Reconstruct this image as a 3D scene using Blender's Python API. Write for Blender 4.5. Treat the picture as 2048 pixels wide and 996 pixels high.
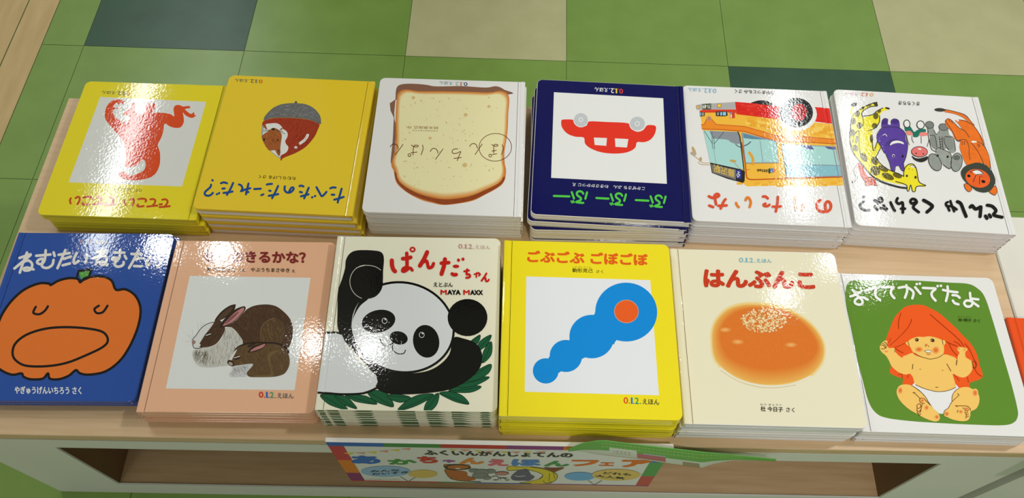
import bpy, bmesh, math, random
import numpy as np
from mathutils import Matrix, Vector
from mathutils.geometry import tessellate_polygon, delaunay_2d_cdt
for _o in list(bpy.data.objects): bpy.data.objects.remove(_o)
S = bpy.context.scene
COL = S.collection
random.seed(7)

# ------------------------------------------------------------------ camera
K = 1.05                      # survey units -> metres
Z0 = 0.478                    # floor level in survey units
FPX, CAMH, PITCH, YAW, ROLL = 1629.251, 1.58078, 1.0612163, -0.0125943, 0.0223267
CX, CY = 1024.0, 498.0
_f = np.array([math.sin(YAW)*math.cos(PITCH), math.cos(YAW)*math.cos(PITCH), -math.sin(PITCH)])
_r = np.array([math.cos(YAW), -math.sin(YAW), 0.0])
_u = np.cross(_r, _f)
RIGHT = math.cos(ROLL)*_r + math.sin(ROLL)*_u
UP = -math.sin(ROLL)*_r + math.cos(ROLL)*_u
FWD = _f
def Wp(x, y, z): return Vector((K*x, K*y, K*(z-Z0)))
cam_d = bpy.data.cameras.new('camera'); cam = bpy.data.objects.new('camera', cam_d); COL.objects.link(cam)
cam_d.sensor_width = 36.0; cam_d.sensor_fit = 'HORIZONTAL'; cam_d.lens = 36.0*FPX/2048.0
cam_d.clip_start = 0.02
m = Matrix.Identity(4)
for i in range(3):
    m[i][0], m[i][1], m[i][2] = RIGHT[i], UP[i], -FWD[i]
m.translation = Wp(0, 0, CAMH)
cam.matrix_world = m
S.camera = cam

# ------------------------------------------------------------------ light and exposure
S.view_settings.view_transform = 'Standard'
S.view_settings.look = 'None'
S.view_settings.exposure = -0.14
S.view_settings.gamma = 1.0
S.view_settings.use_curve_mapping = False
w = bpy.data.worlds.new('shop_interior'); S.world = w; w.use_nodes = True
w.node_tree.nodes['Background'].inputs[0].default_value = (0.985, 1.0, 0.985, 1)
w.node_tree.nodes['Background'].inputs[1].default_value = 0.52
def area(name, loc, sx, sy, power, aim=None, col=(1, .985, .97), shape='RECTANGLE'):
    d = bpy.data.lights.new(name, 'AREA'); d.shape = shape; d.size = sx; d.size_y = sy; d.energy = power; d.color = col
    o = bpy.data.objects.new(name, d); COL.objects.link(o); o.location = loc
    if aim is not None:
        o.rotation_euler = (Vector(aim)-Vector(loc)).to_track_quat('-Z', 'Y').to_euler()
    return o
area('ceiling_tube_west', (-1.80, 2.75, 2.5), .085, 2.3, 15, col=(.95, 1, 1))
area('ceiling_tube_east', (1.24, 2.27, 2.5), .07, .75, 5.5, col=(.95, 1, 1))
area('ceiling_tube_east_outer', (1.54, 2.2, 2.5), .05, .8, 2.8, col=(.95, 1, 1))
sd = bpy.data.lights.new('spot_front', 'SPOT'); sd.energy = 72; sd.spot_size = math.radians(28.5); sd.spot_blend = .45; sd.shadow_soft_size = .07; sd.color = (1, .98, .95)
so = bpy.data.objects.new('spot_front', sd); COL.objects.link(so); so.location = (.45, -.75, 2.5)
so.rotation_euler = (Vector((.50, .50, .28))-so.location).to_track_quat('-Z', 'Y').to_euler()
area('downlight_behind', (-1.05, -1.1, 2.5), .4, .4, 3, aim=(-.7, .1, .1), shape='DISK')
area('downlight_east', (1.5, 0.75, 2.5), .18, .18, 20, aim=(.9, .5, .28), shape='DISK')
for i, (x, y, p) in enumerate([(-1.52, 1.66, 4), (-1.25, 1.63, 3.5), (-.80, 1.23, 1.4), (-.57, 1.20, 1.5), (1.10, 1.50, .7), (1.34, 1.68, 1.0), (1.5, 1.62, 1.2)]):
    area('ceiling_spot', (x, y, 2.5), .09, .09, p, shape='DISK')

# ------------------------------------------------------------------ materials
def lin(c): 
    c = c/255.0
    return c/12.92 if c <= .04045 else ((c+.055)/1.055)**2.4
def rgb(c): return (lin(c[0]), lin(c[1]), lin(c[2]), 1.0)
MATS = {}
def base_mat(name):
    mt = bpy.data.materials.new(name); mt.use_nodes = True
    return mt, mt.node_tree, mt.node_tree.nodes['Principled BSDF']
def ink(c, kind='gloss'):
    """printed, laminated board: base colour with the slight orange-peel of its film"""
    key = (c, kind)
    if key in MATS: return MATS[key]
    mt, nt, p = base_mat('print_%02x%02x%02x_%s' % (c[0], c[1], c[2], kind))
    N, L = nt.nodes, nt.links
    p.inputs['Base Color'].default_value = rgb(c)
    tc = N.new('ShaderNodeTexCoord')
    if kind in ('gloss', 'pencil', 'mottle'):
        p.inputs['Roughness'].default_value = .045
        p.inputs['Specular IOR Level'].default_value = .5
        nz = N.new('ShaderNodeTexNoise'); nz.inputs['Scale'].default_value = 330; nz.inputs['Detail'].default_value = 2.5
        L.new(tc.outputs['Object'], nz.inputs['Vector'])
        bp = N.new('ShaderNodeBump'); bp.inputs['Strength'].default_value = 1; bp.inputs['Distance'].default_value = .00006
        L.new(nz.outputs['Fac'], bp.inputs['Height']); L.new(bp.outputs['Normal'], p.inputs['Normal'])
    else:
        p.inputs['Roughness'].default_value = .55
    if kind in ('pencil', 'mottle'):
        n2 = N.new('ShaderNodeTexNoise'); n2.inputs['Scale'].default_value = 900 if kind == 'pencil' else 160; n2.inputs['Detail'].default_value = 4
        L.new(tc.outputs['Object'], n2.inputs['Vector'])
        cr = N.new('ShaderNodeValToRGB')
        e = cr.color_ramp.elements
        e[0].position = .35; e[1].position = .68
        d = .72 if kind == 'pencil' else .95
        e[0].color = tuple(v*d for v in rgb(c)[:3])+(1,); e[1].color = tuple(min(1, v*(1.25 if kind == 'pencil' else 1.06)+.004) for v in rgb(c)[:3])+(1,)
        L.new(n2.outputs['Fac'], cr.inputs['Fac']); L.new(cr.outputs['Color'], p.inputs['Base Color'])
    MATS[key] = mt
    return mt
def paint(name, c, rough=.4, c2=None, scale=(4, 60, 60), bump=0, nscale=3.0):
    mt, nt, p = base_mat(name); N, L = nt.nodes, nt.links
    p.inputs['Base Color'].default_value = rgb(c); p.inputs['Roughness'].default_value = rough
    tc = N.new('ShaderNodeTexCoord'); mp = N.new('ShaderNodeMapping'); mp.inputs['Scale'].default_value = scale
    L.new(tc.outputs['Object'], mp.inputs['Vector'])
    nz = N.new('ShaderNodeTexNoise'); nz.inputs['Scale'].default_value = nscale; nz.inputs['Detail'].default_value = 6
    L.new(mp.outputs['Vector'], nz.inputs['Vector'])
    if c2:
        cr = N.new('ShaderNodeValToRGB'); e = cr.color_ramp.elements
        e[0].position = .32; e[1].position = .68; e[0].color = rgb(c2); e[1].color = rgb(c)
        L.new(nz.outputs['Fac'], cr.inputs['Fac']); L.new(cr.outputs['Color'], p.inputs['Base Color'])
    if bump:
        bp = N.new('ShaderNodeBump'); bp.inputs['Strength'].default_value = 1; bp.inputs['Distance'].default_value = bump
        L.new(nz.outputs['Fac'], bp.inputs['Height']); L.new(bp.outputs['Normal'], p.inputs['Normal'])
    return mt
M_WOOD = paint('pale_maple_laminate', (218, 186, 146), .42, (208, 175, 133), (3, 45, 45), nscale=4)
M_WOODIN = paint('shelf_maple_laminate', (212, 178, 134), .5, (198, 162, 116), (3, 45, 45), nscale=4)
M_FACE = paint('off_white_melamine', (226, 226, 214), .45, (221, 221, 209), (2, 2, 2))
M_SEAM = paint('dark_joint', (70, 50, 36), .7)
M_DARKWOOD = paint('brown_side_lining', (120, 88, 50), .6, (104, 74, 40), (30, 3, 3))
M_WHITE = paint('white_melamine', (232, 229, 219), .4, (228, 225, 214), (2, 2, 2))
M_PAGE = paint('page_edges', (236, 231, 228), .6, (222, 216, 214), (4, 4, 900), nscale=3)
M_GREEN = paint('green_vinyl_tile', (127, 159, 77), .27, (120, 152, 71), (5, 5, 5))
M_DKGREEN = paint('dark_green_vinyl_tile', (46, 86, 62), .3, (40, 78, 55), (6, 6, 6))
M_BEIGE = paint('beige_vinyl_tile', (190, 188, 142), .27, (183, 181, 135), (6, 6, 6))
M_GROUT = paint('tile_joint', (92, 116, 60), .6)
M_PLANK = paint('wood_look_floor_strip', (206, 178, 124), .35, (192, 163, 108), (18, 3, 3))

# ------------------------------------------------------------------ object helpers
def link_mesh(name, bm, mats, parent=None):
    me = bpy.data.meshes.new(name); bm.to_mesh(me); bm.free()
    for mt in (mats if isinstance(mats, (list, tuple)) else [mats]): me.materials.append(mt)
    o = bpy.data.objects.new(name, me); COL.objects.link(o)
    if parent: o.parent = parent
    return o
def tag(o, label=None, cat=None, group=None, kind=None):
    if label: o['label'] = label
    if cat: o['category'] = cat
    if group: o['group'] = group
    if kind: o['kind'] = kind
    return o
def empty(name, loc, rz=0, label=None, cat=None, group=None):
    o = bpy.data.objects.new(name, None); COL.objects.link(o); o.location = loc; o.rotation_euler = (0, 0, rz); o.empty_display_size = .05
    return tag(o, label, cat, group)
def box(bm, x0, x1, y0, y1, z0, z1, mi=0, f=None):
    P = [(x, y, z) for z in (z0, z1) for y in (y0, y1) for x in (x0, x1)]
    v = [bm.verts.new(f(*p) if f else p) for p in P]
    out = []
    for q in ((0, 2, 3, 1), (4, 5, 7, 6), (0, 1, 5, 4), (2, 6, 7, 3), (0, 4, 6, 2), (1, 3, 7, 5)):
        fc = bm.faces.new([v[i] for i in q]); fc.material_index = mi; out.append(fc)
    return out
def bevel(bm, wd, seg=2):
    bmesh.ops.bevel(bm, geom=list(bm.edges), offset=wd, segments=seg, affect='EDGES', profile=.6, clamp_overlap=True)

# ------------------------------------------------------------------ photo plane geometry (survey of where things stand)
def ray_dir(px):
    return RIGHT*((px[0]-CX)/FPX) + UP*(-(px[1]-CY)/FPX) + FWD
def hit_face(px, y0, sl=.0165):
    d = ray_dir(px); t = y0/(d[1]-sl*d[0]); return (t*d[0], t*d[1], CAMH+t*d[2])
def hom(src, dst):
    A = []
    for (x, y), (X, Y) in zip(src, dst):
        A.append([x, y, 1, 0, 0, 0, -X*x, -X*y]); A.append([0, 0, 0, x, y, 1, -Y*x, -Y*y])
    h = np.linalg.solve(np.array(A, float), np.array([v for p in dst for v in p], float))
    return np.append(h, 1).reshape(3, 3)

FRAMES = {'B1': (60, 130, 2.845), 'M1': (180, 180, 4.978), 'T1': (120, 340, 8.533),
 'B2': (380, 130, 2.845), 'A2': (510, 190, 7.113), 'T2': (395, 340, 6.606),
 'B3': (710, 130, 2.844), 'T3': (770, 230, 7.877), 'B4': (1030, 140, 2.846), 'T4': (1090, 360, 7.877),
 'B5': (1350, 150, 2.846), 'U5': (1370, 200, 5.535), 'T5': (1390, 370, 6.827), 'P5': (1390, 195, 13.65),
 'B6': (1640, 150, 2.691), 'G6': (1680, 190, 4.743), 'L6': (1800, 200, 4.98), 'T6': (1690, 370, 6.206),
 'B7': (0, 450, 2.49), 'T7': (20, 470, 6.4), 'B8': (260, 470, 2.49), 'R8': (370, 590, 5.535), 'T8': (400, 490, 8.904),
 'B9': (610, 460, 2.43), 'T9': (770, 480, 8.3), 'B10': (980, 470, 2.372), 'T10': (1040, 480, 7.585),
 'B11': (1330, 480, 2.372), 'T11': (1400, 500, 8.192), 'B12': (1660, 530, 2.621), 'H12': (1740, 600, 7.664),
 'F12': (1740, 720, 7.1125), 'T12': (1690, 555, 7.314), 'S1': (660, 880, 6.0235), 'S2': (980, 880, 5.851)}

def pts(s):
    return [tuple(float(v) for v in p.split()) for p in s.split(',') if p.strip()] if isinstance(s, str) else list(s)
def smooth(P, closed, n=4):
    if len(P) < 3: return P
    out = []; N = len(P); rng = range(N) if closed else range(N-1)
    for i in rng:
        g = (lambda k: P[k % N]) if closed else (lambda k: P[min(max(k, 0), N-1)])
        a, b, c, d = g(i-1), g(i), g(i+1), g(i+2)
        for j in range(n):
            t = j/n; t2 = t*t; t3 = t2*t
            out.append(tuple(.5*((2*b[k])+(-a[k]+c[k])*t+(2*a[k]-5*b[k]+4*c[k]-d[k])*t2+(-a[k]+3*b[k]-3*c[k]+d[k])*t3) for k in (0, 1)))
    if not closed: out.append(P[-1])
    return out
def ellpts(cx, cy, rx, ry, rot=0, n=28):
    c, s = math.cos(math.radians(rot)), math.sin(math.radians(rot))
    return [(cx+rx*math.cos(a)*c-ry*math.sin(a)*s, cy+rx*math.cos(a)*s+ry*math.sin(a)*c) for a in [2*math.pi*i/n for i in range(n)]]
def resample(P, n):
    P = list(P)+[P[0]]; L = [0]
    for a, b in zip(P, P[1:]): L.append(L[-1]+math.dist(a, b))
    out = []; j = 0
    for i in range(n):
        t = L[-1]*i/n
        while L[j+1] < t: j += 1
        u = (t-L[j])/max(1e-9, L[j+1]-L[j]); out.append(tuple(P[j][k]+u*(P[j+1][k]-P[j][k]) for k in (0, 1)))
    return out
def inside(p, P):
    r = False; n = len(P)
    for i in range(n):
        (x1, y1), (x2, y2) = P[i], P[i-1]
        if (y1 > p[1]) != (y2 > p[1]) and p[0] < (x2-x1)*(p[1]-y1)/(y2-y1)+x1: r = not r
    return r

TEXTCACHE = {}
def text_mesh(body, off):
    if (body, off) in TEXTCACHE: return TEXTCACHE[(body, off)]
    cu = bpy.data.curves.new('lettering', 'FONT'); cu.body = body; cu.size = 1; cu.offset = off; cu.resolution_u = 3
    o = bpy.data.objects.new('lettering', cu); COL.objects.link(o)
    dg = bpy.context.evaluated_depsgraph_get(); dg.update()
    me = bpy.data.meshes.new_from_object(o.evaluated_get(dg))
    V = [(v.co.x, v.co.y) for v in me.vertices]; F = [tuple(p.vertices) for p in me.polygons]
    bpy.data.objects.remove(o); bpy.data.curves.remove(cu); bpy.data.meshes.remove(me)
    if V:
        x0 = min(v[0] for v in V); x1 = max(v[0] for v in V); y0 = min(v[1] for v in V); y1 = max(v[1] for v in V)
        V = [((x-x0)/max(1e-6, x1-x0), (y1-y)/max(1e-6, y1-y0)) for x, y in V]
    TEXTCACHE[(body, off)] = (V, F)
    return V, F

class Art:
    """flat printing on one surface; mapf turns a survey point into (x, y) on that surface"""
    def __init__(s, mapf, kind='gloss', dz=8e-6):
        s.map = mapf; s.bm = bmesh.new(); s.mats = []; s.k = 1; s.fr = None; s.kind = kind; s.dz = dz; s.cnt = 0
    def F(s, f): s.fr = FRAMES[f]; return s
    def pt(s, p):
        x0, y0, sc = s.fr; return s.map((x0+p[0]/sc, y0+p[1]/sc))
    def mi(s, c, kind=None):
        mt = ink(c, kind or s.kind)
        if mt not in s.mats: s.mats.append(mt)
        return s.mats.index(mt)
    def _faces(s, Q, tris, mi):
        z = s.k*s.dz+(s.cnt % 4)*s.dz/5; s.cnt += 1
        vs = [s.bm.verts.new((q[0], q[1], z)) for q in Q]
        for t in tris:
            a, b, c = (Q[i] for i in t[:3])
            ar = (b[0]-a[0])*(c[1]-a[1])-(b[1]-a[1])*(c[0]-a[0])
            if len(t) == 3 and abs(ar) < 1e-13: continue
            idx = t if ar > 0 else tuple(reversed(t))
            try:
                f = s.bm.faces.new([vs[i] for i in idx]); f.material_index = mi
            except ValueError: pass
    def poly(s, c, P, sm=1, kind=None):
        P = pts(P)
        if sm: P = smooth(P, True)
        Q = [s.pt(p) for p in P]
        tr = tessellate_polygon([[Vector((q[0], q[1], 0)) for q in Q]])
        s._faces(Q, [tuple(t) for t in tr], s.mi(c, kind)); s.k += 1; return s
    def ell(s, c, cx, cy, rx, ry, rot=0, kind=None, n=28):
        return s.poly(c, ellpts(cx, cy, rx, ry, rot, n), 0, kind)
    def stroke(s, c, wd, P, closed=False, sm=1, kind=None, keep=False, caps=True):
        P = pts(P)
        if sm and len(P) > 2: P = smooth(P, closed, 4)
        h = wd/2; N = len(P); pc = []
        for i in range(N if closed else N-1):
            a, b = P[i], P[(i+1) % N]; d = math.dist(a, b)
            if d < 1e-6: continue
            nx, ny = -(b[1]-a[1])/d*h, (b[0]-a[0])/d*h
            pc.append([s.pt(q) for q in ((a[0]+nx, a[1]+ny), (b[0]+nx, b[1]+ny), (b[0]-nx, b[1]-ny), (a[0]-nx, a[1]-ny))])
        if caps:
            for p in P: pc.append([s.pt(q) for q in ellpts(p[0], p[1], h, h, 0, 10)])
        if keep is None: return pc
        s.union(pc, s.mi(c, kind))
        if not keep: s.k += 1
        return s
    def union(s, pieces, mi):
        """one flat, non-overlapping patch of ink out of overlapping convex pieces"""
        if len(pieces) == 1:
            q = pieces[0]; s._faces(q, [(0, i, i+1) for i in range(1, len(q)-1)], mi); return
        V, F = [], []
        for q in pieces:
            ar = sum(q[i-1][0]*q[i][1]-q[i][0]*q[i-1][1] for i in range(len(q)))
            if abs(ar) < 1e-12: continue
            if ar < 0: q = list(reversed(q))
            F.append(list(range(len(V), len(V)+len(q)))); V += [Vector((x*1000, y*1000)) for x, y in q]
        vo, eo, fo, ov, oe, of = delaunay_2d_cdt(V, [], F, 0, 1e-5)
        def holds(q, x, y):
            return all((V[q[i]].x-V[q[i-1]].x)*(y-V[q[i-1]].y)-(V[q[i]].y-V[q[i-1]].y)*(x-V[q[i-1]].x) > -1e-5 for i in range(len(q)))
        keepf = []
        for f, o in zip(fo, of):
            if not o: continue
            x = sum(vo[i].x for i in f)/len(f); y = sum(vo[i].y for i in f)/len(f)
            if any(holds(F[j], x, y) for j in o): keepf.append(f)
        s._faces([(v.x/1000, v.y/1000) for v in vo], keepf, mi)
    def strokes(s, c, wd, L, **kw):
        pc = []
        for q in L.split(';'): pc += s.stroke(c, wd, q, keep=None, **kw)
        s.union(pc, s.mi(c, kw.get('kind'))); s.k += 1; return s
    def ring(s, c, wd, cx, cy, rx, ry, rot=0): return s.stroke(c, wd, ellpts(cx, cy, rx, ry, rot, 36), True, 0)
    def blend(s, c0, c1, P0, P1, n=6, kind=None, sm=1):
        P0, P1 = pts(P0), pts(P1)
        if sm: P0, P1 = smooth(P0, True), smooth(P1, True)
        P0, P1 = resample(P0, 90), resample(P1, 90)
        for i in range(n+1):
            t = i/n
            s.poly(tuple(int(round(a+(b-a)*t)) for a, b in zip(c0, c1)), [(a[0]+(b[0]-a[0])*t, a[1]+(b[1]-a[1])*t) for a, b in zip(P0, P1)], 0, kind)
        return s
    def spot(s, c0, c1, cx, cy, rx, ry, n=4):
        for i in range(n+1):
            t = i/n; q = 1-.75*t
            s.ell(tuple(int(round(a+(b-a)*t)) for a, b in zip(c0, c1)), cx, cy, rx*q, ry*q)
        return s
    def fur(s, cols, P, n, ln, ang, wd=2.2, spread=25):
        P = smooth(pts(P), True, 3); xs = [p[0] for p in P]; ys = [p[1] for p in P]; k = 0; g = 0; by = {c: [] for c in cols}
        while k < n and g < n*30:
            g += 1; p = (random.uniform(min(xs), max(xs)), random.uniform(min(ys), max(ys)))
            a = math.radians(ang+random.uniform(-spread, spread)); l = ln*random.uniform(.6, 1.2)
            q = (p[0]+l*math.cos(a), p[1]+l*math.sin(a))
            if inside(p, P) and inside(q, P):
                by[random.choice(cols)] += s.stroke(cols[0], wd, [p, q], sm=0, keep=None, caps=False); k += 1
        for c, pc in by.items():
            if pc: s.union(pc, s.mi(c)); s.k += 1
        return s
    def text(s, c, body, TL, TR, BL, off=0.0, u0=0.0, u1=1.0):
        V, Fs = text_mesh(body, 0)
        A, B, C = s.pt(TL), s.pt(TR), s.pt(BL)
        h = math.dist(A, C); w_ = math.dist(A, B); b = off*h*1.15
        ex, ey = min(.2, b/max(1e-6, w_*(u1-u0))), min(.2, b/h)
        n = 8 if off > .018 else 4 if off > 0 else 1; pc = []
        for i in range(n):
            a = 2*math.pi*i/n+.2; dx, dy = (b*math.cos(a), b*math.sin(a)) if off else (0, 0)
            Q = []
            for u, v in V:
                u = ex+u*(1-2*ex); v = ey+v*(1-2*ey)
                u = u0+(u1-u0)*u; Q.append((A[0]+u*(B[0]-A[0])+v*(C[0]-A[0])+dx, A[1]+u*(B[1]-A[1])+v*(C[1]-A[1])+dy))
            if n == 1: s._faces(Q, Fs, s.mi(c))
            else: pc += [[Q[j] for j in f] for f in Fs]
        if pc: s.union(pc, s.mi(c))
        s.k += 1; return s
    def logo(s, cs, TL, TR, BL, off=.012):
        s.text(cs[0], '0', TL, TR, BL, off, 0, .13); s.text(cs[1], '1', TL, TR, BL, off, .205, .255); s.text(cs[2], '2', TL, TR, BL, off, .315, .43)
        A = (BL[0]-TL[0], BL[1]-TL[1]); D = (TR[0]-TL[0], TR[1]-TL[1]); r = math.hypot(*A)*.1
        for u, c in ((.165, cs[0]), (.285, cs[1]), (.475, cs[2])):
            s.ell(c, TL[0]+D[0]*u+A[0]*.9, TL[1]+D[1]*u+A[1]*.9, r, r, n=10)
        sh = lambda p: (p[0]+A[0]*.14, p[1]+A[1]*.14)
        return s.text(cs[3], 'えほん', sh(TL), sh(TR), BL, off, .53, 1)

# ------------------------------------------------------------------ room shell: floor
T = 0.4123771*K*(CAMH-Z0)/CAMH
OX, OY = -1.1268689*K*(CAMH-Z0)/CAMH, 1.4379032*K*(CAMH-Z0)/CAMH
XS = -1.235*K*(CAMH-Z0)/CAMH                       # where the green tiles stop against the wood-look strip
def build_floor():
    bm = bmesh.new(); g = .0005
    box(bm, -3.2, 3.2, -1.6, 4.0, -.03, -.0008, 3)
    kinds = {(0, 0): 1, (2, 0): 2, (5, 0): 2, (4, -1): 1, (6, 0): 2, (7, -2): 1, (-1, 3): 1, (1, 2): 2, (3, 2): 1, (6, 2): 1, (5, 3): 2, (8, 1): 1, (2, -4): 2}
    def quad(x0, x1, y0, y1, mi):
        if x1-x0 < .002: return
        v = [bm.verts.new(p) for p in ((x0+g, y0+g, 0), (x1-g, y0+g, 0), (x1-g, y1-g, 0), (x0+g, y1-g, 0))]
        bm.faces.new(v).material_index = mi
    for i in range(-2, 13):
        for j in range(-9, 9):
            x0, x1 = OX+i*T, OX+(i+1)*T; y0, y1 = OY+j*T, OY+(j+1)*T
            if x1 < XS: continue
            quad(max(x0, XS), x1, y0, y1, kinds.get((i, j), 0))
    pw = .082*K*(CAMH-Z0)/CAMH
    for k in range(24):
        x1 = XS-k*pw; n = -1.6+(k % 3)*.31
        y = n-.9
        while y < 4:
            v = [bm.verts.new(p) for p in ((x1-pw+.001, max(y, -1.6)+.0008, 0), (x1-.001, max(y, -1.6)+.0008, 0), (x1-.001, min(y+.92, 4)-.0008, 0), (x1-pw+.001, min(y+.92, 4)-.0008, 0))]
            bm.faces.new(v).material_index = 4; y += .92
    o = link_mesh('floor', bm, [M_GREEN, M_DKGREEN, M_BEIGE, M_GROUT, M_PLANK]); tag(o, kind='structure')
build_floor()
bm = bmesh.new(); box(bm, -6.5, 6.5, -6.0, 7.0, 2.62, 2.68)
bm2 = bmesh.new(); box(bm2, -.56, .02, 1.50, 2.05, 0, 2.62)  # unseen pillar, added only to shade the floor beyond the table
tag(link_mesh('added_shade_pillar', bm2, paint('added_pillar_dark', (84, 72, 56), .5)), kind='structure')
tag(link_mesh('ceiling', bm, paint('ceiling_panel', (236, 236, 232), .8)), kind='structure')

# ------------------------------------------------------------------ low display table
YF, SL = .2365, .0165           # front face of the table: y = YF + SL*x (survey units)
ZT = .7418                      # its top
def tbl(x, d, z): return Wp(x, YF+SL*x+d, z)
table = empty('display_table', Wp(-.013, .46, Z0), 0, 'low display table with pale wood top and off-white open-fronted base under two rows of books', 'table')
def tpart(name, boxes, mats, bev=0, **kw):
    bm = bmesh.new(); o0 = table.location
    for b in boxes:
        box(bm, *b[:6], mi=b[6] if len(b) > 6 else 0, f=lambda x, d, z: tbl(x, d, z)-o0)
    bmesh.ops.recalc_face_normals(bm, faces=list(bm.faces))
    if bev: bevel(bm, bev, 1)
    return tag(link_mesh(name, bm, mats, table), **kw)
XL, XR, DEP = -.592, .567, .446
tpart('table_top', [(XL, XR, 0, DEP, ZT-.0155, ZT)], M_WOOD, .0008, label='pale wood table top')
tpart('edge_seam', [(XL+.001, XR-.001, .0006, DEP-.001, ZT-.0172, ZT-.0155)], M_SEAM, label='dark joint under the table top')
tpart('front_frame', [(XL, XR, 0, .002, .695, ZT-.0172), (XL, -.496, 0, .002, .478, .695), (.471, XR, 0, .002, .478, .695), (-.496, .471, 0, .002, .478, .5255)], M_FACE, label='off-white front frame round the open shelf')
tpart('side_panel', [(XL, XL+.02, .002, DEP, .478, ZT-.0172)], M_FACE)
tpart('side_panel', [(XR-.02, XR, .002, DEP, .478, ZT-.0172)], M_FACE)
tpart('inner_side', [(-.506, -.4962, .002, DEP-.02, .5235, .7245)], M_DARKWOOD, label='brown inner side of the shelf')
tpart('inner_side', [(.4712, .481, .002, DEP-.02, .5235, .7245)], M_DARKWOOD, label='brown inner side of the shelf')
tpart('shelf_board', [(-.4962, .4712, .002, DEP-.02, .508, .5235)], M_WOODIN, label='pale wood bottom shelf')
tpart('back_panel', [(XL+.02, XR-.02, DEP-.02, DEP, .478, ZT-.0172)], M_DARKWOOD)

# ------------------------------------------------------------------ neighbouring white display unit
ZN = ZT-.0262
nb = empty('display_unit', Wp(.80, .39, Z0), 0, 'white low display unit standing just beyond the wooden table, orange book on it', 'display unit')
def npart(name, boxes, mats, bev=0, **kw):
    bm = bmesh.new()
    for b in boxes: box(bm, *b[:6], mi=b[6] if len(b) > 6 else 0, f=lambda x, y, z: Wp(x, y, z)-nb.location)
    bmesh.ops.recalc_face_normals(bm, faces=list(bm.faces))
    if bev: bevel(bm, bev, 1)
    return tag(link_mesh(name, bm, mats, nb), **kw)
npart('unit_top', [(.5865, 1.05, .2465, .554, ZN-.018, ZN)], M_WHITE, .0015)
npart('side_panel', [(.5865, .613, .2462, .552, .478, ZN-.018)], M_FACE, 0, label='grey-green edged side panel')
npart('side_panel', [(1.02, 1.05, .2462, .552, .478, ZN-.018)], M_FACE)
npart('front_panel', [(.613, 1.02, .2480, .262, .478, ZN-.018)], M_WHITE)
npart('back_panel', [(.613, 1.02, .540, .552, .478, ZN-.018)], M_WHITE)

# ------------------------------------------------------------------ picture books
BT = .0022
def groove(t_from_spine):
    x = t_from_spine
    for a, b, za, zb in ((0, .0008, -.0012, -.0003), (.0008, .0018, -.0003, 0), (.0018, .0050, 0, 0), (.0050, .0062, 0, -.0006), (.0062, .0078, -.0006, -.0006), (.0078, .0090, -.0006, 0)):
        if x <= b: return za+(zb-za)*(x-a)/(b-a) if x > a else za
    return 0.0
GX = (.0008, .0018, .0050, .0062, .0078, .0090)
def outline(x0, x1, L, r, sp, inset=0, n=6):
    """rectangle with the two fore-edge corners rounded; sp=-1 spine on the -x side"""
    a0, a1, h = x0+(inset if sp > 0 else 0), x1-(inset if sp < 0 else 0), L/2-inset
    P = []
    rr = max(r-inset, .0005)
    cs = [(a0, -h, sp > 0, 180), (a1, -h, sp < 0, 270), (a1, h, sp < 0, 0), (a0, h, sp > 0, 90)]
    for cx, cy, rd, st in cs:
        if not rd: P += [(cx, cy)]*(n+1); continue
        ox = cx+rr if cx == a0 else cx-rr; oy = cy+rr if cy < 0 else cy-rr
        for i in range(n+1):
            a = math.radians(st+90*i/n); P.append((ox+rr*math.cos(a), oy+rr*math.sin(a)))
    out = []
    for p in P:
        if not out or math.dist(p, out[-1]) > 1e-7: out.append(p)
    return out
def loft(bm, rings, mi=0, mi_top=None):
    vr = [[bm.verts.new(p) for p in r] for r in rings]
    n = len(vr[0])
    for a, b in zip(vr, vr[1:]):
        for i in range(n): bm.faces.new((a[i], a[(i+1) % n], b[(i+1) % n], b[i])).material_index = mi
    bm.faces.new(list(reversed(vr[0]))).material_index = mi
    bm.faces.new(vr[-1]).material_index = mi if mi_top is None else mi_top
def board(bm, W, L, z0, z1, sp, xs, mi=0, r=.0075, e=.0006, top=None):
    """a cover board from xs (distance from spine) to the fore-edge"""
    x0, x1 = (-W/2+xs, W/2) if sp < 0 else (-W/2, W/2-xs)
    loft(bm, [[(x, y, z0) for x, y in outline(x0, x1, L, r, sp, e*.5)], [(x, y, z0+e*.5) for x, y in outline(x0, x1, L, r, sp, 0)],
              [(x, y, z1-e) for x, y in outline(x0, x1, L, r, sp, 0)], [(x, y, z1-e*.3) for x, y in outline(x0, x1, L, r, sp, e*.35)], [(x, y, z1) for x, y in outline(x0, x1, L, r, sp, e)]], mi, top)
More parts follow.
